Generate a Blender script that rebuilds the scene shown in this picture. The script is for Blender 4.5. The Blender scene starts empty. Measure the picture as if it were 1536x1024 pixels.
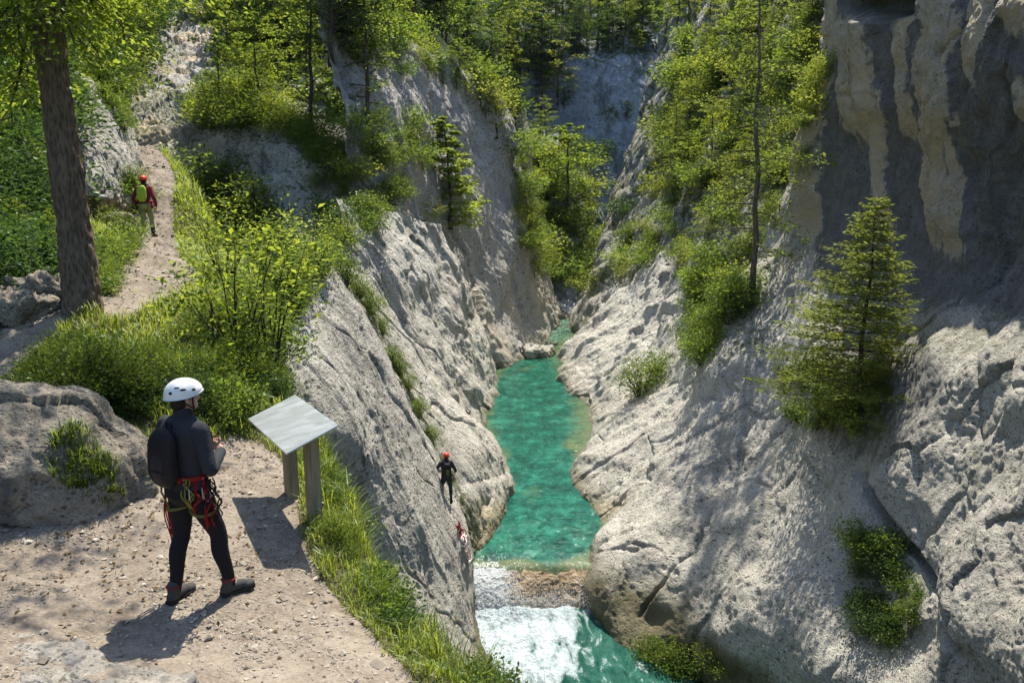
import bpy, math, random
import numpy as np
from mathutils import Vector, Matrix
from mathutils.bvhtree import BVHTree

SC = bpy.context.scene
COL = SC.collection
PITCH = math.radians(12.5)
SP, CP = math.sin(PITCH), math.cos(PITCH)
F = 1195.0            # focal length in photo pixels (1536 wide)
CAMZ = 13.0           # the camera hovers 13 m above the stream (z = 0)
SUN_EL, SUN_AZ = 62.0, 15.0

# ------------------------------------------------------------------ geometry helpers
def W(px, py, zc):
    """photo pixel + depth along the view axis -> world point"""
    px, py, zc = np.asarray(px, float), np.asarray(py, float), np.asarray(zc, float)
    xc = (px - 768) / F * zc
    yc = (py - 512) / F * zc
    return np.stack([xc, zc * CP - yc * SP, CAMZ - zc * SP - yc * CP], -1)

def PX(P):
    P = np.asarray(P, float)
    z = P[..., 2] - CAMZ
    zc = P[..., 1] * CP - z * SP
    yc = -P[..., 1] * SP - z * CP
    zs = np.where(zc < .2, .2, zc)
    return 768 + F * P[..., 0] / zs, 512 + F * yc / zs, zc

_rs = np.random.RandomState(7)
_perm = np.tile(_rs.permutation(256), 3)
_grad = _rs.normal(size=(256, 3)); _grad /= np.linalg.norm(_grad, axis=1)[:, None]
_rnd = _rs.rand(256, 3)

def perlin(P):
    P = np.asarray(P, float); i = np.floor(P).astype(int); f = P - i; i &= 255
    u = f * f * f * (f * (f * 6 - 15) + 10)
    out = np.zeros(len(P))
    for dx in (0, 1):
        wx = u[:, 0] if dx else 1 - u[:, 0]
        for dy in (0, 1):
            wy = u[:, 1] if dy else 1 - u[:, 1]
            for dz in (0, 1):
                wz = u[:, 2] if dz else 1 - u[:, 2]
                h = _perm[_perm[_perm[(i[:, 0] + dx) & 255] + ((i[:, 1] + dy) & 255)] + ((i[:, 2] + dz) & 255)]
                g = _grad[h]
                out += wx * wy * wz * (g[:, 0] * (f[:, 0] - dx) + g[:, 1] * (f[:, 1] - dy) + g[:, 2] * (f[:, 2] - dz))
    return out * 1.5

def fbm(P, o=4, gain=.5):
    s = np.zeros(len(P)); a = 1.; t = 0
    for k in range(o):
        s += a * perlin(P * 2.03 ** k + 17.3 * k); t += a; a *= gain
    return s / t

def ridged(P, o=3):
    s = np.zeros(len(P)); a = 1.; t = 0
    for k in range(o):
        s += a * (1 - 2 * np.abs(perlin(P * 2.1 ** k + 9.1 * k))); t += a; a *= .5
    return s / t

def worley(P):
    i = np.floor(P).astype(int); f = P - i
    d1 = np.full(len(P), 9.); d2 = d1.copy(); idn = np.zeros(len(P))
    for dx in (-1, 0, 1):
        for dy in (-1, 0, 1):
            for dz in (-1, 0, 1):
                h = _perm[_perm[_perm[(i[:, 0] + dx) & 255] + ((i[:, 1] + dy) & 255)] + ((i[:, 2] + dz) & 255)]
                r = _rnd[h]
                d = (dx + r[:, 0] - f[:, 0]) ** 2 + (dy + r[:, 1] - f[:, 1]) ** 2 + (dz + r[:, 2] - f[:, 2]) ** 2
                c = d < d1
                d2 = np.where(c, d1, np.minimum(d2, d)); idn = np.where(c, h / 255., idn); d1 = np.where(c, d, d1)
    return np.sqrt(d1), np.sqrt(d2), idn

def sstep(a, b, x):
    t = np.clip((x - a) / (b - a), 0, 1); return t * t * (3 - 2 * t)

def stretch(P, g, k):
    g = np.asarray(g, float); g = g / np.linalg.norm(g)
    return P - (1 - 1 / k) * (P @ g)[:, None] * g

def hermite(t, Pk, ts):
    Pk = np.asarray(Pk, float); n = len(t)
    m = np.zeros_like(Pk)
    for k in range(n):
        a, b = max(k - 1, 0), min(k + 1, n - 1)
        m[k] = (Pk[b] - Pk[a]) / (t[b] - t[a])
    j = np.clip(np.searchsorted(t, ts, side='right') - 1, 0, n - 2)
    h = (t[j + 1] - t[j]); s = ((ts - t[j]) / h)
    sh = (-1,) + (1,) * (Pk.ndim - 1)
    s = s.reshape(sh); h = h.reshape(sh)
    return ((2 * s ** 3 - 3 * s ** 2 + 1) * Pk[j] + (s ** 3 - 2 * s ** 2 + s) * h * m[j]
            + (-2 * s ** 3 + 3 * s ** 2) * Pk[j + 1] + (s ** 3 - s ** 2) * h * m[j + 1])

def mesh_np(name, V, Q, mat=None, smooth=True, attrs=None, fattr=None):
    """mesh from vertices and an (N,3) or (N,4) face array (or a list of such arrays)"""
    me = bpy.data.meshes.new(name)
    V = np.asarray(V, np.float32)
    Qs = Q if isinstance(Q, list) else [Q]
    Qs = [np.asarray(q, np.int32) for q in Qs if len(q)]
    me.vertices.add(len(V)); me.vertices.foreach_set('co', V.ravel())
    loops = np.concatenate([q.ravel() for q in Qs])
    tot = np.concatenate([np.full(len(q), q.shape[1], np.int32) for q in Qs])
    start = np.concatenate([[0], np.cumsum(tot)[:-1]]).astype(np.int32)
    me.loops.add(len(loops)); me.loops.foreach_set('vertex_index', loops)
    me.polygons.add(len(tot)); me.polygons.foreach_set('loop_start', start)
    me.polygons.foreach_set('loop_total', tot)
    me.polygons.foreach_set('use_smooth', np.full(len(tot), smooth))
    for k, a in (attrs or {}).items():
        at = me.attributes.new(k, 'FLOAT', 'POINT'); at.data.foreach_set('value', np.asarray(a, np.float32))
    me.update(calc_edges=True); me.validate()
    if mat: me.materials.append(mat)
    return me

def link(name, me, parent=None, **kw):
    o = bpy.data.objects.new(name, me); COL.objects.link(o)
    if parent: o.parent = parent
    for k, v in kw.items(): o[k] = v
    return o

def root(name, loc, label, cat, group=None, rz=0):
    o = bpy.data.objects.new(name, None); COL.objects.link(o)
    o.location = loc; o.rotation_euler = (0, 0, rz); o.empty_display_size = .2
    o['label'] = label; o['category'] = cat
    if group: o['group'] = group
    return o

def copy_tree(r, loc, rz, sc, label, cat=None, group=None):
    c = r.copy(); COL.objects.link(c); c.location = loc; c.rotation_euler = (random.uniform(-.04, .04), random.uniform(-.04, .04), rz)
    c.scale = sc if isinstance(sc, (tuple, list)) else (sc, sc, sc); c['label'] = label
    if cat: c['category'] = cat
    if group: c['group'] = group
    elif 'group' in c: del c['group']
    for ch in list(r.children):
        d = ch.copy(); COL.objects.link(d); d.parent = c
        for g in ch.children:
            e = g.copy(); COL.objects.link(e); e.parent = d
    return c

class MB:
    """collects shapes for one mesh"""
    def __init__(s): s.V = []; s.Q = []; s.T = []; s.n = 0
    def add(s, V, Q, T=None):
        V = np.asarray(V, float)
        if len(Q): s.Q.append(np.asarray(Q, int) + s.n)
        if T is not None and len(T): s.T.append(np.asarray(T, int) + s.n)
        s.V.append(V); s.n += len(V); return s
    def tube(s, pts, rad, seg=8, cap=True):
        pts = np.asarray(pts, float); n = len(pts); rad = np.broadcast_to(np.asarray(rad, float), (n,))
        tan = np.gradient(pts, axis=0); tan /= np.linalg.norm(tan, axis=1)[:, None] + 1e-9
        ref = np.array([0, 0, 1.]) if abs(tan[0, 2]) < .9 else np.array([1., 0, 0])
        u = np.cross(tan, ref); u /= np.linalg.norm(u, axis=1)[:, None] + 1e-9
        v = np.cross(tan, u); a = np.linspace(0, 2 * np.pi, seg, endpoint=False)
        V = pts[:, None] + rad[:, None, None] * (np.cos(a)[None, :, None] * u[:, None] + np.sin(a)[None, :, None] * v[:, None])
        V = V.reshape(-1, 3); i = np.arange(n - 1)[:, None] * seg; j = np.arange(seg)[None]; k = (j + 1) % seg
        Q = np.stack([i + j, i + k, i + seg + k, i + seg + j], -1).reshape(-1, 4)
        T = []
        if cap:
            V = np.concatenate([V, pts[:1], pts[-1:]]); c0 = n * seg
            T = [(c0, (q + 1) % seg, q) for q in range(seg)] + [(c0 + 1, (n - 1) * seg + q, (n - 1) * seg + (q + 1) % seg) for q in range(seg)]
        return s.add(V, Q, T)
    def box(s, c, size, rot=None, bev=0.0):
        hx, hy, hz = np.asarray(size, float) / 2; b = bev
        V = []
        for z, q in ((-hz, b), (-hz + b, 0), (hz - b, 0), (hz, b)) if b else ((-hz, 0), (hz, 0)):
            for x, y in ((-1, -1), (1, -1), (1, 1), (-1, 1)): V.append((x * (hx - q), y * (hy - q), z))
        n = len(V) // 4; Q = [(3, 2, 1, 0), tuple(range(4 * n - 4, 4 * n))]
        for k in range(n - 1):
            for j in range(4): Q.append((4 * k + j, 4 * k + (j + 1) % 4, 4 * k + 4 + (j + 1) % 4, 4 * k + 4 + j))
        V = np.array(V)
        if rot is not None: V = V @ np.array(rot).T
        return s.add(V + np.asarray(c, float), Q)
    def ball(s, c, r, seg=12, rings=8, rot=None):
        r = np.broadcast_to(np.asarray(r, float), (3,)); V = []
        for k in range(rings + 1):
            th = np.pi * k / rings
            for j in range(seg):
                a = 2 * np.pi * j / seg; V.append((np.sin(th) * np.cos(a), np.sin(th) * np.sin(a), np.cos(th)))
        V = np.array(V) * r
        if rot is not None: V = V @ np.array(rot).T
        Q = [(k * seg + j, (k + 1) * seg + j, (k + 1) * seg + (j + 1) % seg, k * seg + (j + 1) % seg) for k in range(rings) for j in range(seg)]
        return s.add(V + np.asarray(c, float), Q)
    def mesh(s, name, mat, smooth=True, attrs=None):
        return mesh_np(name, np.concatenate(s.V), [np.concatenate(s.Q) if s.Q else [], np.concatenate(s.T) if s.T else []], mat, smooth, attrs)
    def build(s, name, mat, parent=None, smooth=True, **kw):
        return link(name, s.mesh(name, mat, smooth), parent, **kw)

# ------------------------------------------------------------------ materials
class NT:
    def __init__(s, name):
        s.m = bpy.data.materials.new(name); s.m.use_nodes = True; s.t = s.m.node_tree; s.t.nodes.clear()
        s.out = s.n('ShaderNodeOutputMaterial')
    def n(s, typ, **kw):
        x = s.t.nodes.new(typ)
        for k, v in kw.items():
            if k.startswith('_'): setattr(x, k[1:], v)
            else: s.put(x.inputs[k.replace('__', ' ')], v)
        return x
    def put(s, sock, v):
        if hasattr(v, 'is_output') or isinstance(v, bpy.types.NodeSocket): s.t.links.new(v, sock)
        else: sock.default_value = v
    def coord(s): return s.n('ShaderNodeTexCoord').outputs['Object']
    def scale(s, v, sc):
        x = s.n('ShaderNodeMapping'); s.put(x.inputs['Vector'], v); x.inputs['Scale'].default_value = sc; return x.outputs[0]
    def noise(s, v, sc, det=4, rough=.55, dist=0):
        x = s.n('ShaderNodeTexNoise', Scale=sc, Detail=det, Roughness=rough, Distortion=dist); s.put(x.inputs['Vector'], v); return x.outputs['Fac']
    def voro(s, v, sc, feat='F1', out='Distance'):
        x = s.n('ShaderNodeTexVoronoi', _feature=feat); x.inputs['Scale'].default_value = sc; s.put(x.inputs['Vector'], v); return x.outputs[out]
    def ramp(s, f, stops, interp='LINEAR'):
        x = s.n('ShaderNodeValToRGB'); s.put(x.inputs[0], f); e = x.color_ramp.elements; x.color_ramp.interpolation = interp
        while len(e) < len(stops): e.new(.5)
        for k, (p, c) in enumerate(stops):
            e[k].position = p; e[k].color = (c, c, c, 1) if not hasattr(c, '__len__') else (*c, 1)
        return x.outputs[0]
    def mix(s, f, a, b, mode='MIX'):
        x = s.n('ShaderNodeMix', _data_type='RGBA', _blend_type=mode)
        s.put(x.inputs[0], f)
        for sock, v in ((x.inputs[6], a), (x.inputs[7], b)): s.put(sock, (*v, 1) if isinstance(v, tuple) and len(v) == 3 else v)
        return x.outputs[2]
    def math(s, op, a, b=0., c=0.):
        x = s.n('ShaderNodeMath', _operation=op); s.put(x.inputs[0], a); s.put(x.inputs[1], b); s.put(x.inputs[2], c); return x.outputs[0]
    def attr(s, name, out='Fac'): return s.n('ShaderNodeAttribute', _attribute_name=name).outputs[out]
    def bump(s, h, strength=.5, dist=.05, normal=None):
        x = s.n('ShaderNodeBump', Strength=strength, Distance=dist); s.put(x.inputs['Height'], h)
        if normal is not None: s.put(x.inputs['Normal'], normal)
        return x.outputs[0]
    def bsdf(s, col, rough=.8, normal=None, spec=.3, metal=0., **kw):
        x = s.n('ShaderNodeBsdfPrincipled', **kw); s.put(x.inputs['Base Color'], (*col, 1) if isinstance(col, tuple) else col)
        s.put(x.inputs['Roughness'], rough); x.inputs['Specular IOR Level'].default_value = spec; s.put(x.inputs['Metallic'], metal)
        if normal is not None: s.put(x.inputs['Normal'], normal)
        s.t.links.new(x.outputs[0], s.out.inputs[0]); return x

def mat_rock(name, light=(.66, .615, .535), mid=(.51, .475, .415), dark=(.22, .208, .19), sc=1., bump=1., streak=0.25, pits=True):
    m = NT(name); v = m.coord()
    big = m.noise(v, .22 * sc, 5, .6, .6); med = m.noise(v, 1.3 * sc, 6, .65); fine = m.noise(v, 9 * sc, 5, .7)
    f = m.math('ADD', m.math('MULTIPLY', big, .45), m.math('ADD', m.math('MULTIPLY', med, .35), m.math('MULTIPLY', fine, .25)))
    col = m.ramp(f, [(.38, dark), (.47, mid), (.54, light), (.68, tuple(min(c * 1.14, .70) for c in light))])
    stv = m.noise(m.scale(v, (1.1 * sc, 1.1 * sc, .07 * sc)), 1., 5, .6, .3)
    st = m.ramp(stv, [(.5, 0.), (.62, streak)])
    col = m.mix(st, col, tuple(c * .55 for c in mid))
    # pits: small dark holes
    wv = m.n('ShaderNodeVectorMath', _operation='ADD'); m.put(wv.inputs[0], v); wn = m.n('ShaderNodeTexNoise', Scale=5. * sc, Detail=4.); m.put(wn.inputs['Vector'], v)
    ws = m.n('ShaderNodeVectorMath', _operation='SCALE'); m.put(ws.inputs[0], wn.outputs['Color']); ws.inputs['Scale'].default_value = .16 / sc; m.put(wv.inputs[1], ws.outputs[0]); v2 = wv.outputs[0]
    pit = m.voro(m.scale(v2, (1, 1, 1.5)), 5.2 * sc); pit2 = m.voro(m.scale(v2, (1, 1, 1.5)), 12. * sc); pm = m.noise(v, .9 * sc, 4, .65)
    pf = m.math('MULTIPLY', m.ramp(pit, [(.14, 1.), (.34, 0.)]), m.ramp(pm, [(.40, 0.), (.58, .85)]))
    pf2 = m.math('MULTIPLY', m.ramp(pit2, [(.16, 1.), (.38, 0.)]), m.ramp(m.noise(v, 1.7 * sc, 4, .65), [(.38, .1), (.6, .8)]))
    pf = m.math('MAXIMUM', pf, pf2)
    speck = m.ramp(m.noise(v, 16 * sc, 5, .8), [(.36, 0.), (.5, .5), (.66, 1.)])
    col = m.mix(.42, col, m.mix(speck, tuple(c * .5 for c in dark), tuple(min(.74, c * 1.2) for c in light)), 'MIX') if pits else col
    col = m.mix(m.math('MULTIPLY', pf, .92), col, tuple(c * .5 for c in dark))
    # stains and growth, placed per surface
    a_st = m.attr('stain'); a_oc = m.attr('ochre'); a_mo = m.attr('moss')
    n2 = m.noise(v, 3.2 * sc, 5, .7)
    col = m.mix(m.math('MULTIPLY', a_oc, m.ramp(n2, [(.3, .6), (.6, 1.)])), col, m.mix(fine, (.74, .60, .39), (.56, .44, .28)))
    vs = m.noise(m.scale(v, (4.5, 4.5, .35)), 1., 6, .7, .2); sf = m.ramp(m.math('ADD', a_st, m.math('MULTIPLY_ADD', vs, 1.1, -.55)), [(.3, 0.), (.62, 1.)]); col = m.mix(m.math('MULTIPLY', sf, m.ramp(n2, [(.3, .95), (.75, .6)])), col, m.mix(med, (.06, .062, .07), (.19, .19, .195)))
    mo = m.math('MULTIPLY', a_mo, m.ramp(n2, [(.42, 0.), (.55, 1.)]))
    col = m.mix(mo, col, m.mix(fine, (.045, .065, .018), (.12, .13, .035)))
    # algae band by the water
    z = m.n('ShaderNodeSeparateXYZ'); m.put(z.inputs[0], m.n('ShaderNodeNewGeometry').outputs['Position'])
    zz = m.math('ADD', z.outputs[2], m.math('MULTIPLY', m.noise(v, 1.2, 4), -1.3))
    wet = m.ramp(m.math('MULTIPLY_ADD', zz, .5, .6), [(.2, 1.), (.62, 0.)])
    col = m.mix(m.math('MULTIPLY', wet, .85), col, m.mix(n2, (.05, .055, .02), (.24, .20, .09)))
    h = m.math('ADD', m.math('MULTIPLY', m.noise(v, 4 * sc, 8, .72), 1.), m.math('MULTIPLY', m.noise(v, 18 * sc, 5, .8), .5))
    h = m.math('SUBTRACT', h, m.math('MULTIPLY', pf, .5))
    h2 = m.voro(m.scale(v, (1, 1, .6)), 3.4 * sc); h = m.math('ADD', h, m.math('MULTIPLY', h2, .35))
    m.bsdf(col, .85, m.bump(h, bump, .17 / sc), .25)
    return m.m

def mat_leaf(name, cols, trans, tw=.5, rnd=.35, bark=None):
    """cols: three base colours over the leaf variation attribute; trans: light shining through"""
    m = NT(name); v = m.attr('v'); oi = m.n('ShaderNodeObjectInfo').outputs['Random']
    f = m.math('ADD', m.math('MULTIPLY', v, 1 - rnd), m.math('MULTIPLY', oi, rnd))
    c = m.ramp(f, [(.1, tuple(x * .72 for x in cols[0])), (.5, tuple(x * .8 for x in cols[1])), (.92, tuple(x * .9 for x in cols[2]))])
    t = m.mix(f, (trans[0][0] * .80, trans[0][1] * .78, trans[0][2] * .7), (trans[1][0] * .98, trans[1][1] * .94, trans[1][2] * .8))
    d = m.n('ShaderNodeBsdfDiffuse', Color=c); tr = m.n('ShaderNodeBsdfTranslucent', Color=t)
    g = m.n('ShaderNodeBsdfGlossy', Roughness=.6, Color=(.7, .8, .6, 1))
    a = m.n('ShaderNodeMixShader', Fac=tw); m.put(a.inputs[1], d.outputs[0]); m.put(a.inputs[2], tr.outputs[0])
    fr = m.n('ShaderNodeFresnel', IOR=1.4)
    b = m.n('ShaderNodeMixShader'); m.put(b.inputs[0], m.math('MULTIPLY', fr.outputs[0], .12)); m.put(b.inputs[1], a.outputs[0]); m.put(b.inputs[2], g.outputs[0])
    m.t.links.new(b.outputs[0], m.out.inputs[0]); return m.m

def mat_bark(name, a, b, sc=1.):
    m = NT(name); v = m.coord()
    vo = m.voro(m.scale(v, (9 * sc, 9 * sc, 2.2 * sc)), 1.6); n = m.noise(m.scale(v, (6 * sc, 6 * sc, 2 * sc)), 3, 6, .7)
    f = m.math('ADD', m.math('MULTIPLY', vo, .6), m.math('MULTIPLY', n, .6))
    m.bsdf(m.ramp(f, [(.25, a), (.75, b)]), .9, m.bump(f, .9, .05), .15); return m.m

def mat_plain(name, c1, c2=None, rough=.7, sc=30., bump=.2, metal=0., spec=.4, dist=.004):
    m = NT(name); v = m.coord(); n = m.noise(v, sc, 5, .65)
    c2 = c2 or tuple(x * .75 for x in c1)
    m.bsdf(m.ramp(n, [(.3, c2), (.7, c1)]), rough, m.bump(n, bump, dist), spec, metal); return m.m

def mat_ground(name):
    m = NT(name); v = m.coord(); pa = m.attr('path')
    n1 = m.noise(v, .9, 5, .6); n2 = m.noise(v, 7, 6, .7); n3 = m.noise(v, 38, 3, .6)
    dirt = m.ramp(m.math('ADD', m.math('MULTIPLY', n1, .4), m.math('ADD', m.math('MULTIPLY', n2, .4), m.math('MULTIPLY', n3, .25))),
                  [(.34, (.065, .050, .036)), (.47, (.16, .13, .10)), (.58, (.25, .212, .168)), (.75, (.34, .30, .245))])
    peb = m.voro(v, 22, 'F1'); pc = m.voro(v, 22, 'F1', 'Color')
    pm = m.math('MULTIPLY', m.ramp(peb, [(.25, 1.), (.42, 0.)]), m.ramp(m.noise(v, 2.4, 3), [(.45, 0.), (.6, .8)]))
    dirt = m.mix(pm, dirt, m.mix(pc, (.17, .145, .11), (.36, .32, .26)))
    soil = m.ramp(n2, [(.35, (.035, .03, .018)), (.65, (.10, .09, .045))])
    edge = m.ramp(m.math('ADD', pa, m.math('MULTIPLY_ADD', n2, .5, -.25)), [(.35, 0.), (.6, 1.)])
    col = m.mix(edge, soil, dirt)
    h = m.math('ADD', m.math('MULTIPLY', n2, .8), m.math('ADD', m.math('MULTIPLY', n3, .3), m.math('MULTIPLY', m.ramp(peb, [(.1, 1.), (.45, 0.)]), m.math('MULTIPLY', pm, .6))))
    m.bsdf(col, .95, m.bump(h, .8, .05), .15); return m.m
# ------------------------------------------------------------------ rock sheets
TERR_V, TERR_Q, TERR_N = [], [], 0
def register(V, nu, nv, st=2):
    """keep a coarser copy of a terrain grid to drop plants on"""
    global TERR_N
    G = V.reshape(nv, nu, 3)[::st, ::st]; a, b = G.shape[:2]
    i = np.arange(a - 1)[:, None] * b; j = np.arange(b - 1)[None]
    TERR_Q.append((np.stack([i + j, i + j + 1, i + b + j + 1, i + b + j], -1).reshape(-1, 4)) + TERR_N)
    TERR_V.append(G.reshape(-1, 3)); TERR_N += a * b

def grid_quads(nu, nv):
    i = np.arange(nv - 1)[:, None] * nu; j = np.arange(nu - 1)[None]
    return np.stack([i + j, i + nu + j, i + nu + j + 1, i + j + 1], -1).reshape(-1, 4)

def grid_normals(G, toward):
    du = np.gradient(G, axis=1); dv = np.gradient(G, axis=0)
    N = np.cross(du, dv); N /= np.linalg.norm(N, axis=2)[..., None] + 1e-9
    s = np.sign(np.sum(N * (toward - G), -1).mean()); return N * (s if s else 1)

def rock_disp(P, grain, A=(.30, .06, .045), lam=(3., .9, .26), block=.09, k=6., crack=.10, seed=0.):
    """rounded limestone: broad swells, long grooves along the bedding, cracks, pits and a rough skin"""
    S = stretch(P, grain, k) + seed
    d = A[0] * fbm(P / lam[0] + seed, 3) * 1.6
    gv = sstep(-.15, .3, fbm(P / (lam[0] * .9) + 50 + seed, 2))
    d += A[1] * (.35 + .65 * gv) * ridged(S / lam[1], 3)
    d += A[2] * 1.25 * fbm(P / (lam[2] * 1.6) + seed, 5, .7) + A[2] * .5 * ridged(stretch(P, grain, 2.) / lam[2] + seed, 3) * (1 - .5 * gv)
    if block or crack:
        wp = np.stack([fbm(P / 1.3 + 5 + seed, 2), fbm(P / 1.3 + 31 + seed, 2), fbm(P / 1.3 + 77 + seed, 2)], -1)
        f1, f2, idn = worley((stretch(P, grain, 2.2) + .5 * wp) / (lam[0] * .8) + seed)
        d += block * (idn - .5) * 1.6 - crack * (1 - sstep(0, .05, f2 - f1)) * sstep(-.2, .2, fbm(P / lam[0] + 90, 2))
        f1, f2, idn = worley((P + .2 * wp) / (lam[1] * .7) + 3)
        rough = sstep(.0, .35, fbm(P / (lam[0] * .8) + 40 + seed, 3))
        d += rough * (block * .35 * (idn - .5) - crack * .22 * (1 - sstep(0, .1, f2 - f1)))
        f1, f2, idn = worley(stretch(P, grain, 1.5) / (lam[2] * 1.2) + 11)
        d -= A[2] * 1.3 * (1 - sstep(.1, .45, f1)) * sstep(-.3, .15, fbm(P / 1.7 + 70, 2))
    return d

def sheet(name, rows, nu, nv, mat, grain=(.2, .3, -1), disp=None, attr=None, label=None, bvh=True, dk={}, wrapw=6., toward=None, under=False):
    R = []
    for r in rows:
        if under: r = [(r[0][0] - 70, r[0][1] + 80, r[0][2] + .2)] + list(r)
        r = np.array(r, float)
        d = np.hypot(np.diff(r[:, 0]), np.diff(r[:, 1])) + wrapw * np.abs(np.diff(r[:, 2]))
        t = np.concatenate([[0], np.cumsum(d)]); R.append((W(r[:, 0], r[:, 1], r[:, 2]), t, r))
    L = []
    for P, t, r in R: L.append(hermite(t, P, np.linspace(0, t[-1], nu)))
    L = np.array(L)
    px, py, _ = PX(L.mean(1)); dd = np.maximum(np.hypot(np.diff(px), np.diff(py)), 12); t = np.concatenate([[0], np.cumsum(dd)])
    G = hermite(t, L, np.linspace(0, t[-1], nv))
    N = grid_normals(G, np.array([0, 0, CAMZ]) if toward is None else np.array(toward))
    P = G.reshape(-1, 3)
    d = rock_disp(P, grain, **dk) if disp is None else disp(P)
    G2 = G + N * d.reshape(nv, nu)[..., None]
    N2 = grid_normals(G2, np.array([0, 0, CAMZ]) if toward is None else np.array(toward))
    V = G2.reshape(-1, 3); qx, qy, zc = PX(P)
    at = dict(stain=np.zeros(len(V)), ochre=np.zeros(len(V)), moss=np.zeros(len(V)))
    up = N2[..., 2].ravel()
    if attr: at.update(attr(qx, qy, P, up, d))
    q = grid_quads(nu, nv)
    me = mesh_np(name, V, q, mat, True, at)
    o = link(name, me, kind='structure')
    if label: o['label'] = label
    if bvh: register(V, nu, nv)
    return o

M = {}
M['rock'] = mat_rock('limestone')
M['rock_l'] = mat_rock('limestone_slab', (.65, .605, .53), (.50, .465, .41), (.22, .208, .19), streak=.35)
M['rock_far'] = mat_rock('limestone_far', (.50, .475, .44), (.38, .365, .34), (.21, .205, .20), .55, .8, .35)
M['rock_shade'] = mat_rock('limestone_shade', (.42, .46, .53), (.30, .335, .40), (.15, .168, .21), .35, .8, .5)  # blue of shade and distance mixed into the rock colours
M['ground'] = mat_ground('earth')
def mat_hill():
    m = NT('forest_floor'); v = m.coord(); n = m.noise(v, .3, 6, .65)
    m.bsdf(m.ramp(n, [(.35, (.012, .020, .008)), (.6, (.035, .055, .015)), (.75, (.09, .08, .05))]), .95, m.bump(n, .6, .4), .1); return m.m
M['hill'] = mat_hill()

def poly_mask(px, py, poly):
    poly = np.array(poly, float); ins = np.zeros(px.shape, bool); n = len(poly); j = n - 1
    for i in range(n):
        (xi, yi), (xj, yj) = poly[i], poly[j]
        if yi != yj:
            ins ^= ((yi > py) != (yj > py)) & (px < (xj - xi) * (py - yi) / (yj - yi) + xi)
        j = i
    return ins

SL = (.28, .35, -1.)     # dip of the left slabs
def moss_up(thr=.55, amt=1.):
    return lambda qx, qy, P, up, d: dict(moss=amt * sstep(thr, thr + .3, up + .25 * fbm(P / 2.2 + 3, 3)))
def moss_left(qx, qy, P, up, d):
    ln = ridged(stretch(P + .12 * np.c_[fbm(P / .8, 2), fbm(P / .8 + 4, 2), fbm(P / .8 + 8, 2)], SL, 14) / .75, 2)
    m = .75 * sstep(.1, -.18, d + .3 * fbm(P / 1.5, 2)) * sstep(-.1, .35, fbm(stretch(P, SL, 4) / 1.2 + 9, 3))
    return dict(moss=m, stain=.55 * sstep(.62, .86, ln) * sstep(-.25, .15, fbm(P / 1.6 + 15, 3)) + .22 * sstep(.1, .5, fbm(stretch(P, SL, 7) / 1.1 + 21, 3)))

# left wall, nearest slab first
sheet('cliff', [
    [(300, 470, 15.5), (380, 440, 16.5), (440, 415, 18), (490, 395, 20.5), (478, 402, 25)],
    [(360, 545, 14.3), (430, 525, 15.3), (490, 505, 17.3), (548, 480, 21), (534, 490, 27)],
    [(430, 650, 14.5), (500, 635, 15.8), (555, 615, 18), (606, 600, 22), (590, 606, 28)],
    [(475, 745, 16), (550, 735, 17.2), (610, 720, 19.3), (662, 705, 23.3), (646, 706, 29)],
    [(525, 830, 17), (590, 820, 18.2), (650, 805, 20.3), (698, 790, 24), (684, 786, 29)],
    [(580, 910, 17.8), (640, 900, 19), (680, 890, 21), (706, 875, 24.4), (694, 868, 29)],
    [(640, 990, 18.3), (690, 980, 19.6), (708, 970, 21.5), (722, 955, 24.8), (712, 945, 29)],
    [(760, 1100, 18.8), (770, 1080, 20), (768, 1060, 21.8), (762, 1010, 25), (750, 990, 29)]],
    330, 420, M['rock_l'], SL, attr=moss_left, label='long grey slab plunging from the grassy ledge edge towards the foaming water',
    under=True, dk=dict(A=(.16, .13, .028), lam=(2.6, .95, .22), block=.06, k=14., crack=.06))
sheet('cliff', [
    [(440, 350, 23), (500, 380, 28), (555, 425, 32), (548, 432, 38)],
    [(500, 470, 22), (560, 500, 27), (614, 522, 32.5), (600, 524, 39)],
    [(555, 580, 23.5), (628, 600, 28), (684, 608, 33), (670, 604, 40)],
    [(620, 670, 25), (688, 680, 28.5), (740, 674, 33.2), (730, 662, 40)],
    [(640, 718, 25.5), (703, 724, 28.2), (755, 710, 33), (766, 700, 38)],
    [(642, 726, 25.4), (706, 733, 27.9), (760, 720, 32.3), (771, 706, 37.6)],
    [(655, 755, 25.6), (712, 752, 27.8), (764, 742, 31.8), (776, 722, 37)],
    [(675, 810, 25.8), (712, 808, 27.2), (757, 780, 30.6), (772, 752, 35)],
    [(690, 880, 25.6), (708, 872, 26.4), (742, 830, 29.6), (772, 790, 34)]],
    330, 420, M['rock'], SL, attr=lambda qx, qy, P, up, d: dict(moss_left(qx, qy, P, up, d), moss=np.clip(moss_left(qx, qy, P, up, d)['moss'] + 1. * sstep(34, 6, qx - np.interp(qy, [400, 480, 600, 705, 790], [500, 552, 610, 664, 700]) + 20 * fbm(P, 2)), 0, 1), ochre=.75 * sstep(735, 775, qy + 14 * fbm(P, 2)) * (qx > 600)),
    label='pale slab with a blunt rounded nose above the pool on the left bank', dk=dict(A=(.26, .15, .035), lam=(3., 1.05, .26), seed=20., k=13.))
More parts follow.
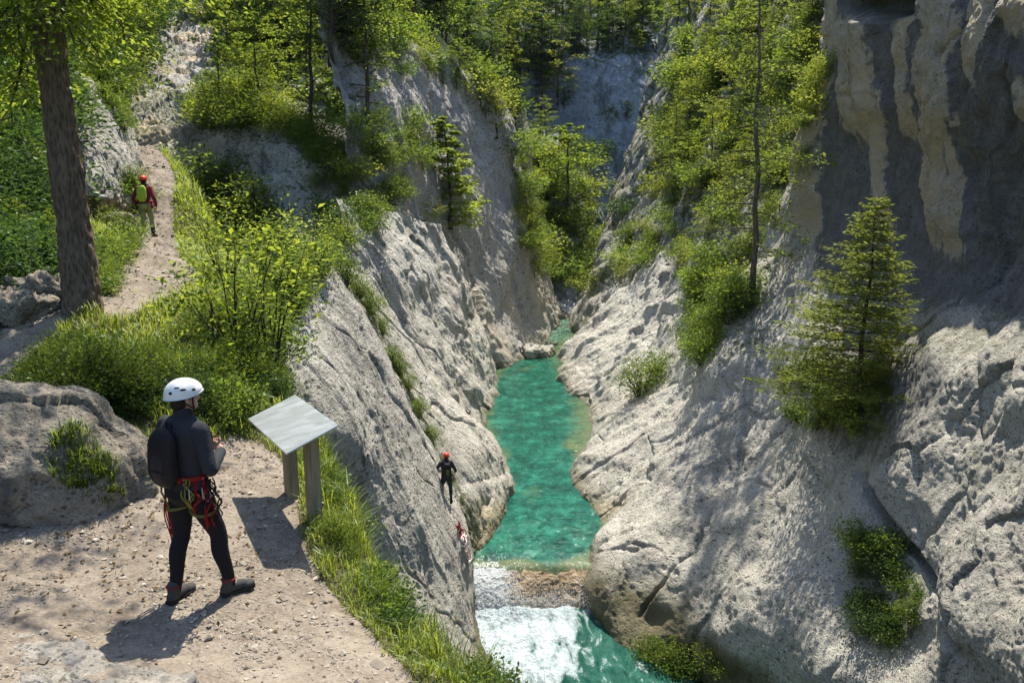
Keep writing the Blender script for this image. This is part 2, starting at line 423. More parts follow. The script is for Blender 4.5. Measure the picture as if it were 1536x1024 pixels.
sheet('cliff', [
    [(500, 300, 33), (580, 318, 38), (652, 340, 44), (640, 346, 51)],
    [(535, 400, 32), (620, 410, 38), (692, 425, 46), (680, 424, 53)],
    [(585, 500, 33.5), (660, 510, 39), (727, 515, 48), (714, 513, 55)],
    [(645, 580, 35), (700, 585, 40), (741, 566, 49.5), (752, 560, 55)],
    [(690, 635, 37), (720, 632, 40), (742, 608, 44.6), (756, 598, 50)],
    [(700, 700, 36.5), (732, 680, 38.5), (748, 655, 42), (762, 640, 46)]],
    280, 340, M['rock'], SL, attr=moss_left, label='steep ribbed grey rock face behind the blunt-nosed slab', dk=dict(A=(.4, .26, .06), lam=(3., 1.4, .35), k=7, seed=40., block=.18))
sheet('cliff', [
    [(470, -10, 40), (520, 20, 44), (600, 50, 50), (670, 95, 56), (745, 150, 62), (775, 165, 70)],
    [(500, 140, 39.5), (560, 150, 43), (630, 175, 50), (706, 200, 56), (768, 225, 62), (790, 228, 70)],
    [(520, 290, 39.5), (590, 290, 43), (660, 305, 50), (730, 318, 56), (793, 340, 63), (810, 342, 71)],
    [(540, 400, 40), (620, 400, 45), (690, 400, 51), (755, 410, 57), (815, 428, 64), (830, 430, 72)],
    [(560, 480, 41), (660, 480, 47), (720, 480, 52), (775, 480, 58), (833, 478, 65.5), (848, 474, 74)],
    [(600, 560, 43), (690, 560, 50), (745, 555, 52), (790, 530, 57), (838, 493, 65.5), (856, 486, 74)],
    [(620, 640, 45), (690, 640, 50), (750, 610, 52), (800, 575, 57), (848, 525, 65.5), (866, 512, 74)]],
    320, 420, M['rock_far'], SL, attr=lambda qx, qy, P, up, d: dict(moss=.4 * sstep(.35, .7, up) + .3 * sstep(.25, .5, fbm(P / 3, 3)), ochre=.5 * sstep(0., .5, fbm(stretch(P, (0, 0, 1), 5) / 2.4, 3)), stain=.35 * sstep(.1, .5, fbm(stretch(P, (0, 0, 1), 6) / 2 + 30, 3))),
    label='tall grey-brown cliff wall farthest up the left bank', dk=dict(A=(.6, .42, .12), lam=(5., 1.8, .5), seed=60., block=.4, crack=.25, k=4.5))
sheet('cliff', [
    [(140, 150, 54), (230, 140, 53), (330, 138, 51), (400, 150, 50), (480, 180, 48), (560, 230, 46)],
    [(175, 196, 46.5), (250, 196, 45.5), (330, 184, 44), (400, 180, 43), (455, 212, 42), (530, 280, 41)],
    [(190, 240, 45), (260, 250, 44), (335, 250, 42.5), (400, 260, 41.5), (460, 285, 40.5), (535, 340, 39)],
    [(220, 330, 43), (280, 340, 42), (350, 360, 41), (410, 380, 39), (470, 400, 37), (540, 430, 35)],
    [(240, 420, 40), (290, 440, 38), (360, 460, 36), (420, 480, 34), (480, 500, 33), (550, 530, 31)]],
    280, 220, M['rock'], (0, 0, 1), attr=lambda qx, qy, P, up, d: dict(moss=sstep(.45, .75, up + .2 * fbm(P, 2)), stain=.5 * sstep(-.1, .4, fbm(stretch(P, (0, 0, 1), 4) / 1.5, 3)), ochre=.8 * sstep(-.1, .3, fbm(P / 4 + 50, 2)) * (qx < 330)),
    label='grey cross wall with a mossy top beyond the bend of the trail', dk=dict(seed=80., A=(.6, .3, .1), block=.4, crack=.2))
sheet('rock_slope', [
    [(200, 10, 84), (270, -20, 86), (340, 0, 84), (420, 40, 80), (520, 60, 70)],
    [(190, 70, 68), (255, 45, 70), (325, 50, 70), (400, 90, 66), (500, 110, 58)],
    [(165, 120, 59), (235, 105, 60), (315, 105, 60), (400, 130, 57), (490, 150, 52)],
    [(150, 170, 52), (220, 160, 52), (310, 155, 52), (400, 165, 51), (490, 190, 48)],
    [(170, 215, 45), (225, 215, 46), (310, 200, 46), (400, 205, 45), (490, 260, 43)]],
    240, 240, M['rock_far'], (.3, .3, -1), attr=lambda qx, qy, P, up, d: dict(moss=.8 * sstep(-.05, .3, fbm(P / 2, 3)), ochre=.8 * sstep(0, .3, fbm(P / 4 + 50, 2)), stain=.3 * sstep(0, .4, fbm(P / 2 + 20, 3))),
    label='stepped grey rock slope rising above the far end of the trail', dk=dict(seed=95., A=(.8, .4, .14), block=.6, crack=.3))
# rock slab left of the trail with a hollow under it
sheet('rock_outcrop', [
    [(40, 60, 31), (95, 95, 30), (140, 128, 30.5), (178, 165, 33), (195, 172, 38)],
    [(30, 130, 27), (95, 150, 26.6), (150, 178, 27.4), (190, 215, 30), (205, 222, 35)],
    [(30, 210, 24.5), (90, 220, 24.4), (150, 245, 25), (194, 272, 27.5), (206, 275, 32)],
    [(30, 280, 23.4), (90, 285, 23.6), (150, 295, 24.2), (192, 305, 26.4), (204, 305, 31)],
    [(40, 312, 23.8), (90, 312, 24.2), (150, 316, 25.2), (184, 322, 26.6), (196, 325, 31)],
    [(40, 350, 24), (90, 352, 24.5), (150, 352, 25.2), (178, 356, 25.9), (192, 360, 30)],
    [(40, 400, 22.5), (90, 400, 23), (150, 390, 24), (180, 385, 25), (196, 385, 30)]],
    220, 260, M['rock_l'], (.5, .5, -1), attr=lambda qx, qy, P, up, d: dict(moss=.6 * sstep(.2, -.1, d + .3 * fbm(P / 1.2, 2)), ochre=sstep(292, 306, qy) * .9, stain=.2 * sstep(0, .4, fbm(P / 1.2, 2))),
    label='tilted grey rock slab beside the trail, undercut at its foot', dk=dict(seed=110., A=(.2, .13, .05), lam=(1.8, .5, .2), block=.12, crack=.1, k=4))
# right bank
def wall_attr(qx, qy, P, up, d):
    w = 16 * fbm(P / 3.5 + 13, 3) + 8 * fbm(P / .8 + 5, 3) + 9 * fbm(P / .3, 3)
    x = qx + w + (qy - 200) * .02
    # the wall is dark with seepage except along the pale ribs: (x at the top, x at the foot, half width, y top, y foot)
    br = np.zeros(len(P))
    for x0, x1, h, y0, y1 in ((1228, 1212, 22, 110, 350), (1282, 1305, 26, 30, 215), (1312, 1335, 13, 150, 345), (1345, 1372, 15, -80, 205), (1412, 1432, 27, -80, 385), (1462, 1470, 12, -80, 130), (1530, 1545, 24, -80, 60), (1560, 1600, 22, 120, 320), (1255, 1250, 12, -80, 90)):
        cx_ = x0 + (x1 - x0) * np.clip((qy - y0) / (y1 - y0), 0, 1)
        br = np.maximum(br, sstep(h + 7, h - 6, np.abs(x - cx_)) * sstep(y0 - 30, y0 + 20, qy + w) * sstep(y1 + 22, y1 - 30, qy + 1.5 * w))
    wallm = sstep(1205, 1250, x) * sstep(500, 400, qy + 1.5 * w - .12 * (x - 1350))
    st = wallm * np.clip(1 - br + .5 * sstep(.1, .4, fbm(stretch(P, (0, 0, 1), 6) / .45 + 61, 4)), 0, 1)
    st = np.maximum(st, .55 * sstep(150, 90, np.hypot(x - 1330, (qy - 590) * 1.1)))  # plus a darker round patch on the wall beside the spruce
    oc = .9 * br * (.45 + .55 * sstep(-.3, .25, fbm(P / .7 + 33, 4)))
    mo = .9 * sstep(60, 20, np.hypot((qx - 1300) * .9, (qy - 900) * .55) + w) + .9 * sstep(80, 20, np.hypot((qx - 1285) * .8, qy - 600) + w) + .5 * sstep(.55, .8, up + .3 * fbm(P / 2, 2)) * (qy < 560)
    mo += .5 * sstep(.15, .4, fbm(P / 1.6 + 60, 3)) * sstep(900, 700, qy)*.6
    return dict(stain=st * .95, ochre=np.clip(oc, 0, 1), moss=np.clip(mo, 0, 1))
def wall_disp(P):
    qx, qy, zc = PX(P); w = 22 * fbm(P / 3 + 2, 3)
    x = qx + w; d = rock_disp(P, (0, .15, 1), A=(.42, .07, .04), lam=(3.2, .8, .22), block=.09, k=4., crack=.09, seed=130.)
    upm = sstep(430, 300, qy)
    fl = np.zeros(len(P))
    w2 = 16 * fbm(P / 3.5 + 13, 3) + 8 * fbm(P / .8 + 5, 3)
    for x0, x1, h, y0, y1, a in ((1228, 1212, 24, 110, 350, .5), (1282, 1305, 28, -80, 205, .9), (1312, 1335, 14, 150, 335, .7), (1345, 1372, 17, -80, 200, .9), (1412, 1432, 30, -80, 375, 1.0), (1462, 1470, 14, -80, 130, .5), (1530, 1545, 26, -80, 60, .7), (1560, 1600, 24, 100, 310, .8)):
        cx_ = x0 + (x1 - x0) * np.clip((qy - y0) / (y1 - y0), 0, 1)
        fl = np.maximum(fl, a * sstep(h + 10, h - 8, np.abs(qx + w2 - cx_)) * sstep(y1 + 12, y1 - 50, qy + 1.5 * w2) * (.6 + .4 * sstep(y0, y1, qy)))
    d += .38 * ridged(stretch(P + .2 * np.c_[fbm(P, 2), fbm(P + 5, 2), fbm(P + 9, 2)], (-.55, .35, -1), 11) / 2.4, 2) * sstep(1180, 1080, qx) * sstep(760, 690, qy)
    d += upm * (.24 * ridged(stretch(P, (0, 0, 1), 8) / 1.3, 4) + .07 * ridged(P / .5, 3) + .05 * fbm(P / .16, 3))
    d += upm * (fl * .32 - .1)
    # caves in the roof
    d -= 1.2 * sstep(60, 25, np.hypot(x - 1325, (qy - 2) * 1.8))
    # diagonal crack and the mossy niche under it
    t = np.clip(((qx - 1285) * .42 + (qy - 700) * .9) / (1.0), 0, 999)
    lx = 1285 + (qy - 700) * .52; dist = np.abs(qx + .5 * w + 6 * fbm(P / .4, 3) - lx)
    lower = sstep(690, 730, qy) * sstep(1000, 930, qy)
    d -= .5 * sstep(14, 2, dist) * lower - .12 * sstep(-4, 12, qx + .5 * w - lx) * sstep(120, 20, qx + .5 * w - lx) * lower
    niche = sstep(110, 40, np.hypot((qx - 1325) * 1.05, (qy - 890) * .62) + w * .4); d -= .5 * niche
    # long fissure on the bright bulge
    lx2 = 1060 - (qy - 790) * .75; g2 = sstep(770, 800, qy) * sstep(930, 900, qy); e2 = qx + .4 * w + 7 * fbm(P / .5, 3) - lx2; d += g2 * (.22 * sstep(-2, 8, e2) * sstep(90, 10, e2) - .28 * sstep(6, 1, np.abs(e2)))
    lx3 = 1105 - (qy - 690) * .35; g3 = sstep(630, 660, qy) * sstep(810, 770, qy); e3 = qx + .6 * w + 7 * fbm(P / .5, 3) - lx3; d += g3 * (.2 * sstep(-2, 8, e3) * sstep(80, 10, e3) - .22 * sstep(6, 1, np.abs(e3)))
    return d
sheet('cliff', [
    [(1290, -90, 46), (1290, -95, 39), (1330, -100, 32), (1400, -110, 27), (1500, -120, 23), (1640, -130, 19), (1900, -140, 14)],
    [(1275, -70, 40.8), (1258, -70, 34.22), (1298, -70, 28.45), (1380, -75, 24.95), (1480, -80, 21.06), (1610, -85, 17.02), (1880, -90, 10.98)],
    [(1275, 0, 40.87), (1254, 0, 33.62), (1296, 0, 27.66), (1380, 0, 24.26), (1480, 0, 20.34), (1605, 0, 16.5), (1870, 0, 10.17)],
    [(1250, 130, 41), (1230, 130, 34.5), (1288, 130, 28.44), (1375, 130, 24.86), (1480, 130, 20.38), (1600, 130, 16.35), (1860, 130, 10.08)],
    [(1215, 260, 42), (1192, 260, 35.2), (1270, 265, 29.39), (1368, 265, 26.1), (1478, 262, 21.12), (1600, 262, 16.72), (1850, 260, 10.34)],
    [(1170, 380, 41), (1146, 385, 34.4), (1240, 395, 29), (1350, 405, 25.58), (1470, 405, 20.78), (1600, 405, 16.11), (1840, 400, 9.75)],
    [(1110, 480, 40), (1086, 485, 33.2), (1185, 500, 28.2), (1310, 515, 23.4), (1450, 520, 18.6), (1600, 520, 14.4), (1840, 520, 8.8)],
    [(1072, 590, 38), (1046, 600, 31), (1150, 615, 26.6), (1285, 625, 21.6), (1430, 640, 17.4), (1600, 640, 13.4), (1840, 640, 8.2)],
    [(1032, 678, 38), (995, 700, 29.8), (1110, 722, 25.8), (1250, 740, 21), (1420, 752, 16.4), (1600, 760, 12.4), (1840, 760, 7.8)],
    [(940, 765, 35), (908, 790, 28), (1035, 820, 24.8), (1200, 845, 20.4), (1395, 860, 15.6), (1600, 880, 11.6), (1840, 900, 7.4)],
    [(885, 850, 32), (882, 872, 26.3), (1000, 912, 24), (1170, 955, 19.8), (1390, 975, 15), (1600, 1000, 11.2), (1840, 1040, 7.2)],
    [(890, 900, 31), (894, 940, 25.2), (1005, 998, 23.2), (1160, 1050, 20), (1380, 1090, 15.2), (1600, 1150, 11.4), (1860, 1200, 7.4)],
    [(915, 970, 30), (925, 1010, 25), (1020, 1075, 22.8), (1170, 1160, 20), (1400, 1250, 15.5), (1620, 1330, 11.8), (1880, 1400, 7.8)]],
    560, 640, M['rock'], (0, .15, 1), disp=wall_disp, attr=wall_attr, label='huge right bank rock wall, dark streaked and overhanging above, bright bulging foot below')
sheet('cliff', [
    [(1020, 470, 52), (998, 478, 43), (1060, 480, 36), (1130, 500, 30)],
    [(968, 560, 50), (944, 573, 41), (1010, 572, 35), (1090, 590, 29.6)],
    [(918, 628, 47), (894, 648, 38.2), (970, 642, 33), (1070, 655, 29)],
    [(852, 688, 41), (860, 700, 35.6), (930, 702, 31.6), (1050, 705, 28.8)],
    [(856, 722, 40), (866, 738, 33.2), (920, 752, 30), (1010, 745, 28.4)],
    [(870, 756, 38), (896, 790, 30.4), (945, 805, 28.8), (1010, 800, 27.8)],
    [(880, 790, 37), (905, 830, 30), (950, 840, 28.6), (1010, 830, 27.5)]],
    280, 300, M['rock'], (-.5, .35, -1), attr=lambda qx, qy, P, up, d: dict(moss=.5 * sstep(.2, .45, fbm(P / 1.6, 3)), stain=.3 * sstep(.1, .4, fbm(stretch(P, (0, 0, 1), 4) / 1.5 + 8, 3)), ochre=.6 * sstep(730, 765, qy)),
    label='pale rounded rock shoulder leaning over the middle of the green pool', dk=dict(seed=150., A=(.3, .42, .045), lam=(3., 2.3, .26), k=11))
sheet('cliff', [
    [(1010, 375, 72), (984, 383, 57), (1040, 390, 46), (1110, 420, 37)],
    [(928, 456, 70), (904, 468, 57), (970, 465, 48), (1060, 480, 39.5)],
    [(872, 522, 66), (848, 538, 54.5), (910, 540, 47), (1000, 550, 40)],
    [(830, 558, 60), (837, 576, 50.4), (890, 590, 44), (960, 605, 40)],
    [(848, 582, 58), (862, 612, 46.6), (896, 645, 41.5), (950, 655, 39)],
    [(858, 600, 58), (872, 640, 45.5), (905, 670, 41), (950, 680, 38.5)]],
    260, 260, M['rock'], (-.4, .4, -1), attr=lambda qx, qy, P, up, d: dict(moss=.6 * sstep(.15, .4, fbm(P / 2, 3)) * sstep(560, 440, qy), stain=.4 * sstep(.1, .4, fbm(stretch(P, (-.4, .4, -1), 4) / 1.8 + 8, 3))),
    label='diagonally ribbed grey rock rib reaching the water opposite the tall left wall', dk=dict(seed=170., A=(.4, .66, .05), lam=(3., 2.5, .26), k=11, block=.12))
sheet('hillside', [
    [(1050, -160, 110), (1080, -160, 92), (1130, -150, 74), (1200, -150, 56), (1290, -140, 40)],
    [(1000, 40, 104), (1022, 40, 88), (1070, 40, 70), (1150, 40, 54), (1262, 60, 37)],
    [(970, 150, 98), (984, 155, 82), (1050, 150, 66), (1130, 150, 51), (1232, 160, 37)],
    [(930, 275, 90), (944, 282, 76), (1006, 285, 62), (1080, 285, 49), (1170, 300, 37.5)],
    [(890, 390, 82), (903, 397, 70), (968, 395, 57), (1050, 400, 45), (1130, 420, 36)],
    [(840, 480, 78), (852, 490, 67), (915, 490, 56), (1010, 490, 44), (1090, 500, 35)],
    [(850, 540, 78), (862, 550, 66), (925, 550, 55), (1020, 550, 43), (1090, 560, 35)]],
    260, 320, M['rock_far'], (-.3, .2, -1), attr=lambda qx, qy, P, up, d: dict(moss=.95 * sstep(-.1, .25, fbm(P / 4, 3) + .25 * up + (.15 - sstep(380, 470, qy) * .3)), stain=.4 * sstep(0, .4, fbm(P / 3, 3))),
    label='steep rocky right hillside overgrown with bright scrub', dk=dict(seed=190., A=(.8, .6, .14), lam=(5., 2.2, .6), k=7, block=.3, crack=.2))
# head of the gorge
sheet('cliff', [
    [(790, -60, 150), (850, -10, 140), (930, -15, 136), (1010, -20, 136), (1120, -30, 130)],
    [(770, 60, 112), (835, 62, 108), (920, 70, 107), (1000, 72, 108), (1120, 80, 108)],
    [(775, 110, 107), (835, 112, 104), (920, 120, 103), (1000, 122, 104), (1120, 130, 104)],
    [(790, 210, 106), (840, 210, 103), (915, 215, 102), (1000, 220, 103), (1110, 230, 103)],
    [(800, 320, 106), (855, 320, 102), (915, 325, 101), (990, 330, 101), (1100, 340, 101)],
    [(810, 430, 104), (860, 430, 100), (910, 430, 98), (970, 440, 98), (1090, 460, 98)],
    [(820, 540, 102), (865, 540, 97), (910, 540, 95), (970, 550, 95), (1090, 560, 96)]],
    260, 340, M['rock_shade'], (0, 0, 1), attr=lambda qx, qy, P, up, d: dict(moss=.9 * sstep(.2, .5, fbm(P / 5, 3) + sstep(170, 90, qy) * .5), stain=.5 * sstep(-.05, .35, fbm(stretch(P, (0, 0, 1), 5) / 3, 3))),
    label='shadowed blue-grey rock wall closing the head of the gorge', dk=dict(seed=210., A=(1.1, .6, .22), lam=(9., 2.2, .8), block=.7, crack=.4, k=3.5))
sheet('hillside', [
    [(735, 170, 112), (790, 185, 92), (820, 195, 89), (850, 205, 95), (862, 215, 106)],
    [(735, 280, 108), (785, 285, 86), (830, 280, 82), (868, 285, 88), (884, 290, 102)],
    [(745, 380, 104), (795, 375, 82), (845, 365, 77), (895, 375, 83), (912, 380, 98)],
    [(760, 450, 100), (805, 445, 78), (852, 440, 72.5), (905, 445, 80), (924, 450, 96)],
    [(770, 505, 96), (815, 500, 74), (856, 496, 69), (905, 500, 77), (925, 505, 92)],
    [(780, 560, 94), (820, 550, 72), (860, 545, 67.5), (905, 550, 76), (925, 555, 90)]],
    200, 260, M['rock_shade'], (0, 0, 1), attr=lambda qx, qy, P, up, d: dict(moss=.95 * sstep(-.2, .15, fbm(P / 4, 3) + sstep(455, 380, qy) * .3 - .1)),
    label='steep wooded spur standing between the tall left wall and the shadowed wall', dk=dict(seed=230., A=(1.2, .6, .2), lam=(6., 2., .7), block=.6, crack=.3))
# forested slopes
def soft(a, l):
    return lambda P: a * fbm(P / l, 4)
sheet('hillside', [
    [(330, -250, 150), (480, -230, 150), (600, -200, 160), (720, -140, 190), (860, -120, 220), (1020, -130, 230), (1200, -160, 200)],
    [(330, -60, 92), (480, -50, 90), (600, -40, 98), (720, -20, 130), (850, -10, 160), (1010, -10, 165), (1180, -40, 150)],
    [(330, 50, 70), (480, 40, 68), (600, 40, 72), (720, 60, 92), (800, 70, 120), (880, 80, 135), (1010, 70, 140)],
    [(330, 140, 54), (480, 140, 53), (590, 130, 57), (700, 160, 72), (780, 190, 100), (860, 200, 120), (980, 200, 130)],
    [(330, 200, 48), (480, 220, 46), (580, 250, 49), (690, 300, 64), (780, 330, 92), (860, 350, 110), (960, 360, 120)]],
    200, 200, M['hill'], disp=soft(2.2, 12.), label='wooded mountainside closing the view above the gorge')
sheet('hillside', [
    [(-420, 600, 8), (-150, 560, 10), (0, 470, 14), (80, 415, 19), (140, 360, 25.5), (170, 300, 30), (190, 228, 38)],
    [(-480, 350, 10), (-220, 300, 13.5), (0, 250, 19), (80, 220, 25), (140, 190, 32), (172, 180, 38), (195, 170, 46)],
    [(-500, 60, 15), (-250, 50, 20), (0, 60, 27), (80, 60, 35), (150, 60, 46), (180, 70, 54), (215, 70, 66)],
    [(-500, -250, 30), (-250, -250, 36), (0, -220, 46), (90, -190, 56), (170, -150, 70), (220, -120, 84), (320, -80, 100)],
    [(-500, -500, 60), (-250, -500, 66), (0, -450, 76), (90, -420, 90), (170, -380, 110), (220, -360, 130), (400, -330, 150)]],
    200, 200, M['hill'], disp=soft(.9, 6.), label='shady wooded slope rising on the left of the trail')

# ------------------------------------------------------------------ the ledge with the trail
def edge_x(y):
    return np.interp(y, [-6, 3, 4.5, 5.5, 6.3, 7, 8, 9.5, 11, 12, 14, 17, 20, 24, 30, 38, 44], [2.3, 1.15, .50, -.28, -.88, -1.36, -1.78, -2.45, -3.4, -3.8, -4.4, -5.0, -6.2, -8.3, -11.6, -16.2, -18.5])
ctl = []
def cp(px, py, down):
    t = (py - 512) / F; zc = down / (SP + t * CP); ctl.append(W(px, py, zc))
for a in ((0, 1024, 3.1), (300, 1024, 3.32), (640, 1015, 3.5), (-250, 1060, 2.8), (270, 905, 3.33), (350, 890, 3.33), (100, 880, 3.2), (0, 850, 3.12), (430, 760, 3.28), (475, 785, 3.33), (437, 742, 3.25),
          (380, 690, 3.15), (330, 660, 3.05), (560, 900, 3.65), (520, 810, 3.5), (700, 1000, 3.75), (400, 640, 3.1), (125, 470, 2.2), (60, 515, 2.45), (0, 545, 2.6), (-150, 600, 2.6), (160, 462, 2.2), (230, 430, 2.2),
          (222, 357, 2.16), (270, 400, 2.25), (300, 440, 2.6), (350, 530, 2.8), (240, 545, 2.45), (170, 560, 2.35), (190, 330, 1.9), (262, 290, 1.9), (330, 380, 2.9), (400, 440, 2.9)):
    cp(*a)
ctl += [W(215, 222, 38), W(243, 225, 37.5), W(186, 222, 38), W(300, 290, 30), W(262, 262, 32), W(205, 290, 28)]
ctl += [np.array(q) for q in ((-6, 2, 9.9), (-2, 1, 9.8), (1, 1, 9.7), (-6, -4, 9.9), (0, -4, 9.7), (-10, 5, 10.8), (-11, 9, 11.2), (-12, 14, 11.4), (-16, 22, 12.2), (-20, 30, 13.4))]
ctl = np.array(ctl)
def rbf_fit(C, lam=.02):
    X = C[:, :2]; n = len(X); r = np.linalg.norm(X[:, None] - X[None], axis=-1); K = np.where(r > 0, r, 0) ** 1.5
    Pm = np.c_[np.ones(n), X]; A = np.block([[K - lam * np.eye(n), Pm], [Pm.T, np.zeros((3, 3))]])
    s = np.linalg.solve(A, np.r_[C[:, 2], 0, 0, 0]); return X, s
_X, _s = rbf_fit(ctl)
def ground_z(x, y):
    x = np.atleast_1d(np.asarray(x, float)); y = np.atleast_1d(np.asarray(y, float)); out = np.zeros(len(x))
    for k in range(0, len(x), 20000):
        Q = np.c_[x[k:k + 20000], y[k:k + 20000]]; r = np.linalg.norm(Q[:, None] - _X[None], axis=-1) ** 1.5
        out[k:k + 20000] = r @ _s[:-3] + _s[-3] + Q @ _s[-2:]
    return out
TRAIL_NEAR = [(-900, 2600), (660, 2600), (650, 1060), (585, 985), (530, 925), (478, 868), (455, 812), (448, 752), (430, 700), (392, 668), (345, 655), (300, 680), (215, 690), (100, 700), (-500, 700)]
TRAIL_FAR = [(-400, 690), (-20, 545), (0, 478), (90, 438), (158, 440), (168, 372), (196, 300), (192, 236), (196, 196), (240, 206), (262, 268), (258, 340), (268, 388), (308, 418), (262, 446), (180, 484), (110, 470), (60, 540), (0, 575), (-300, 730)]
NU, NV = 330, 560
ys = -5 + 48 * np.linspace(0, 1, NV) ** 1.7
si = np.linspace(0, 1, NU - 46) ** .72
Xg = []
for y in ys:
    E = float(edge_x(y)); left = -6.5 - .55 * max(y, 0) + min(0, E)
    Xg.append(np.concatenate([left + (E - left) * si, E + np.linspace(.05, 1.5, 46)]))
Xg = np.array(Xg); Yg = np.repeat(ys[:, None], NU, 1)
Zg = ground_z(Xg.ravel(), Yg.ravel()).reshape(NV, NU)
ov = np.clip(Xg - edge_x(ys)[:, None], 0, None)
en = .35 * fbm(np.c_[Xg.ravel() * 0, Yg.ravel(), Yg.ravel() * 0] * .9, 3).reshape(NV, NU)
near_edge = sstep(-.9, .1, Xg - edge_x(ys)[:, None] + en)
Zg = Zg - .25 * near_edge ** 2 - ov * 2.6 - ov ** 2 * 1.1
P = np.stack([Xg, Yg, Zg], -1).reshape(-1, 3)
px, py, zc = PX(P)
front = zc > .3
inpath = np.zeros(len(P), bool)
wx = 10 * fbm(P / .8, 3)
inpath |= poly_mask(px + wx, py + .6 * wx, TRAIL_NEAR) & front & (P[:, 1] < 10)
inpath |= poly_mask(px + .4 * wx, py + .3 * wx, TRAIL_FAR) & front & (P[:, 1] > 8.5)
inpath |= (P[:, 1] < 3.2) & (P[:, 0] < edge_x(P[:, 1]) - .8)
inpath &= P[:, 0] < edge_x(P[:, 1]) - .05
pm = inpath.astype(float).reshape(NV, NU)
for _ in range(3):
    pm = (pm + np.roll(pm, 1, 0) + np.roll(pm, -1, 0) + np.roll(pm, 1, 1) + np.roll(pm, -1, 1)) / 5
pmf = pm.ravel()
bmp = (.05 * fbm(P * [1, 1, 0] / .9, 4) + .018 * ridged(P * [1, 1, 0] / .22, 3) + .05 * sstep(.1, .4, fbm(P * [1, 1, 0] / .5 + 7, 3))) * np.interp(P[:, 1], [0, 8, 20], [.8, 1, 2.2])
P[:, 2] += bmp * pmf + (1 - pmf) * (.10 * fbm(P / .7, 3) + .03)
# trodden steps on the far stretch
P[:, 2] += pmf * sstep(10, 14, P[:, 1]) * .05 * np.sign(np.sin(P[:, 1] * 3.1 + 3 * fbm(P / 1.3, 2)))
Qg = grid_quads(NU, NV)
fp = inpath[Qg].mean(1) > .5
def submesh(name, V, Q, mat, at, **kw):
    use = np.unique(Q); remap = np.zeros(len(V), int); remap[use] = np.arange(len(use))
    return link(name, mesh_np(name, V[use], remap[Q], mat, True, {k: a[use] for k, a in at.items()}), None, **kw)
submesh('path', P, Qg[fp], M['ground'], dict(path=pmf), kind='structure', label='pale dirt and gravel footpath winding along the ledge')
submesh('ground', P, Qg[~fp], M['ground'], dict(path=pmf), kind='structure', label='grassy earth of the ledge beside the footpath')
register(P, NU, NV)
BENCH = P.reshape(NV, NU, 3); BENCH_PATH = pm

# big valley terrain that everything stands in
gx, gy = np.meshgrid(np.linspace(-260, 260, 140), np.linspace(-60, 420, 140))
gz = -4 + np.clip(np.abs(gx - 4) - 26, 0, None) * .75 + np.clip(gy - 135, 0, None) * .62 + np.clip(-14 - gy, 0, None) * .5
PH = np.stack([gx, gy, gz], -1).reshape(-1, 3); PH[:, 2] += 5 * fbm(PH / 30, 4)
link('hills', mesh_np('hills', PH, grid_quads(140, 140), M['hill']), kind='structure', label='forest covered valley sides all around')

TREE = BVHTree.FromPolygons([tuple(v) for v in np.concatenate(TERR_V)], [tuple(q) for q in np.concatenate(TERR_Q)])
CAM = Vector((0, 0, CAMZ))
def hit(px, py):
    d = Vector(W(px, py, 1.)) - CAM; d.normalize()
    loc, nor, idx, dist = TREE.ray_cast(CAM, d)
    if loc is None: return None
    if nor.dot(d) > 0: nor = -nor
    return np.array(loc), np.array(nor), float(PX(np.array(loc))[2])
def drop(x, y, z0=60.):
    loc, nor, idx, dist = TREE.ray_cast(Vector((x, y, z0)), Vector((0, 0, -1)))
    return None if loc is None else np.array(loc)
# ------------------------------------------------------------------ water
def mat_water():
    m = NT('stream_water'); v = m.coord(); sh = m.attr('shallow'); fo = m.attr('foam')
    n = m.noise(v, .8, 4, .6); n1 = m.noise(m.scale(v, (1, .6, 1)), 2.6, 5, .65); n2 = m.noise(m.scale(v, (1, .7, 1)), 9, 4, .6)
    deep = m.ramp(m.math('ADD', m.math('MULTIPLY', n, .6), m.math('MULTIPLY', n1, .4)), [(.36, (.002, .034, .023)), (.5, (.005, .080, .052)), (.64, (.022, .16, .105))])
    sf = m.math('ADD', sh, m.math('MULTIPLY_ADD', n1, .7, -.35))
    col = m.mix(m.ramp(sf, [(.25, 0.), (.8, .9)]), deep, m.mix(n2, (.045, .10, .035), (.15, .15, .07)))
    streaks = m.ramp(m.noise(m.scale(v, (2.2, .9, 1)), 3.2, 6, .75, .8), [(.57, 0.), (.70, .6)])
    fm = m.math('MAXIMUM', m.math('MULTIPLY', streaks, m.math('MULTIPLY_ADD', fo, .8, .14)), m.ramp(m.math('ADD', fo, m.math('MULTIPLY_ADD', n2, .8, -.4)), [(.45, 0.), (.75, 1.)]))
    glints = m.math('MULTIPLY', m.ramp(m.noise(m.scale(v, (1., 2.4, 1)), 7., 5, .7, .4), [(.62, 0.), (.68, .85)]), m.ramp(n1, [(.45, 0.), (.6, 1.)])); fm = m.math('MINIMUM', m.math('MAXIMUM', fm, glints), 1.)  # sun glints on the ripples, painted into the colour as pale flecks
    col = m.mix(fm, col, m.mix(n2, (.36, .46, .45), (.60, .64, .64)))
    h = m.math('ADD', m.math('MULTIPLY', n1, .8), m.math('ADD', m.math('MULTIPLY', n2, .35), m.math('MULTIPLY', m.noise(v, 26, 3), .1)))
    m.bsdf(col, m.math('MULTIPLY_ADD', fm, .5, .05), m.bump(h, .6, .14), .32); return m.m
M['water'] = mat_water()
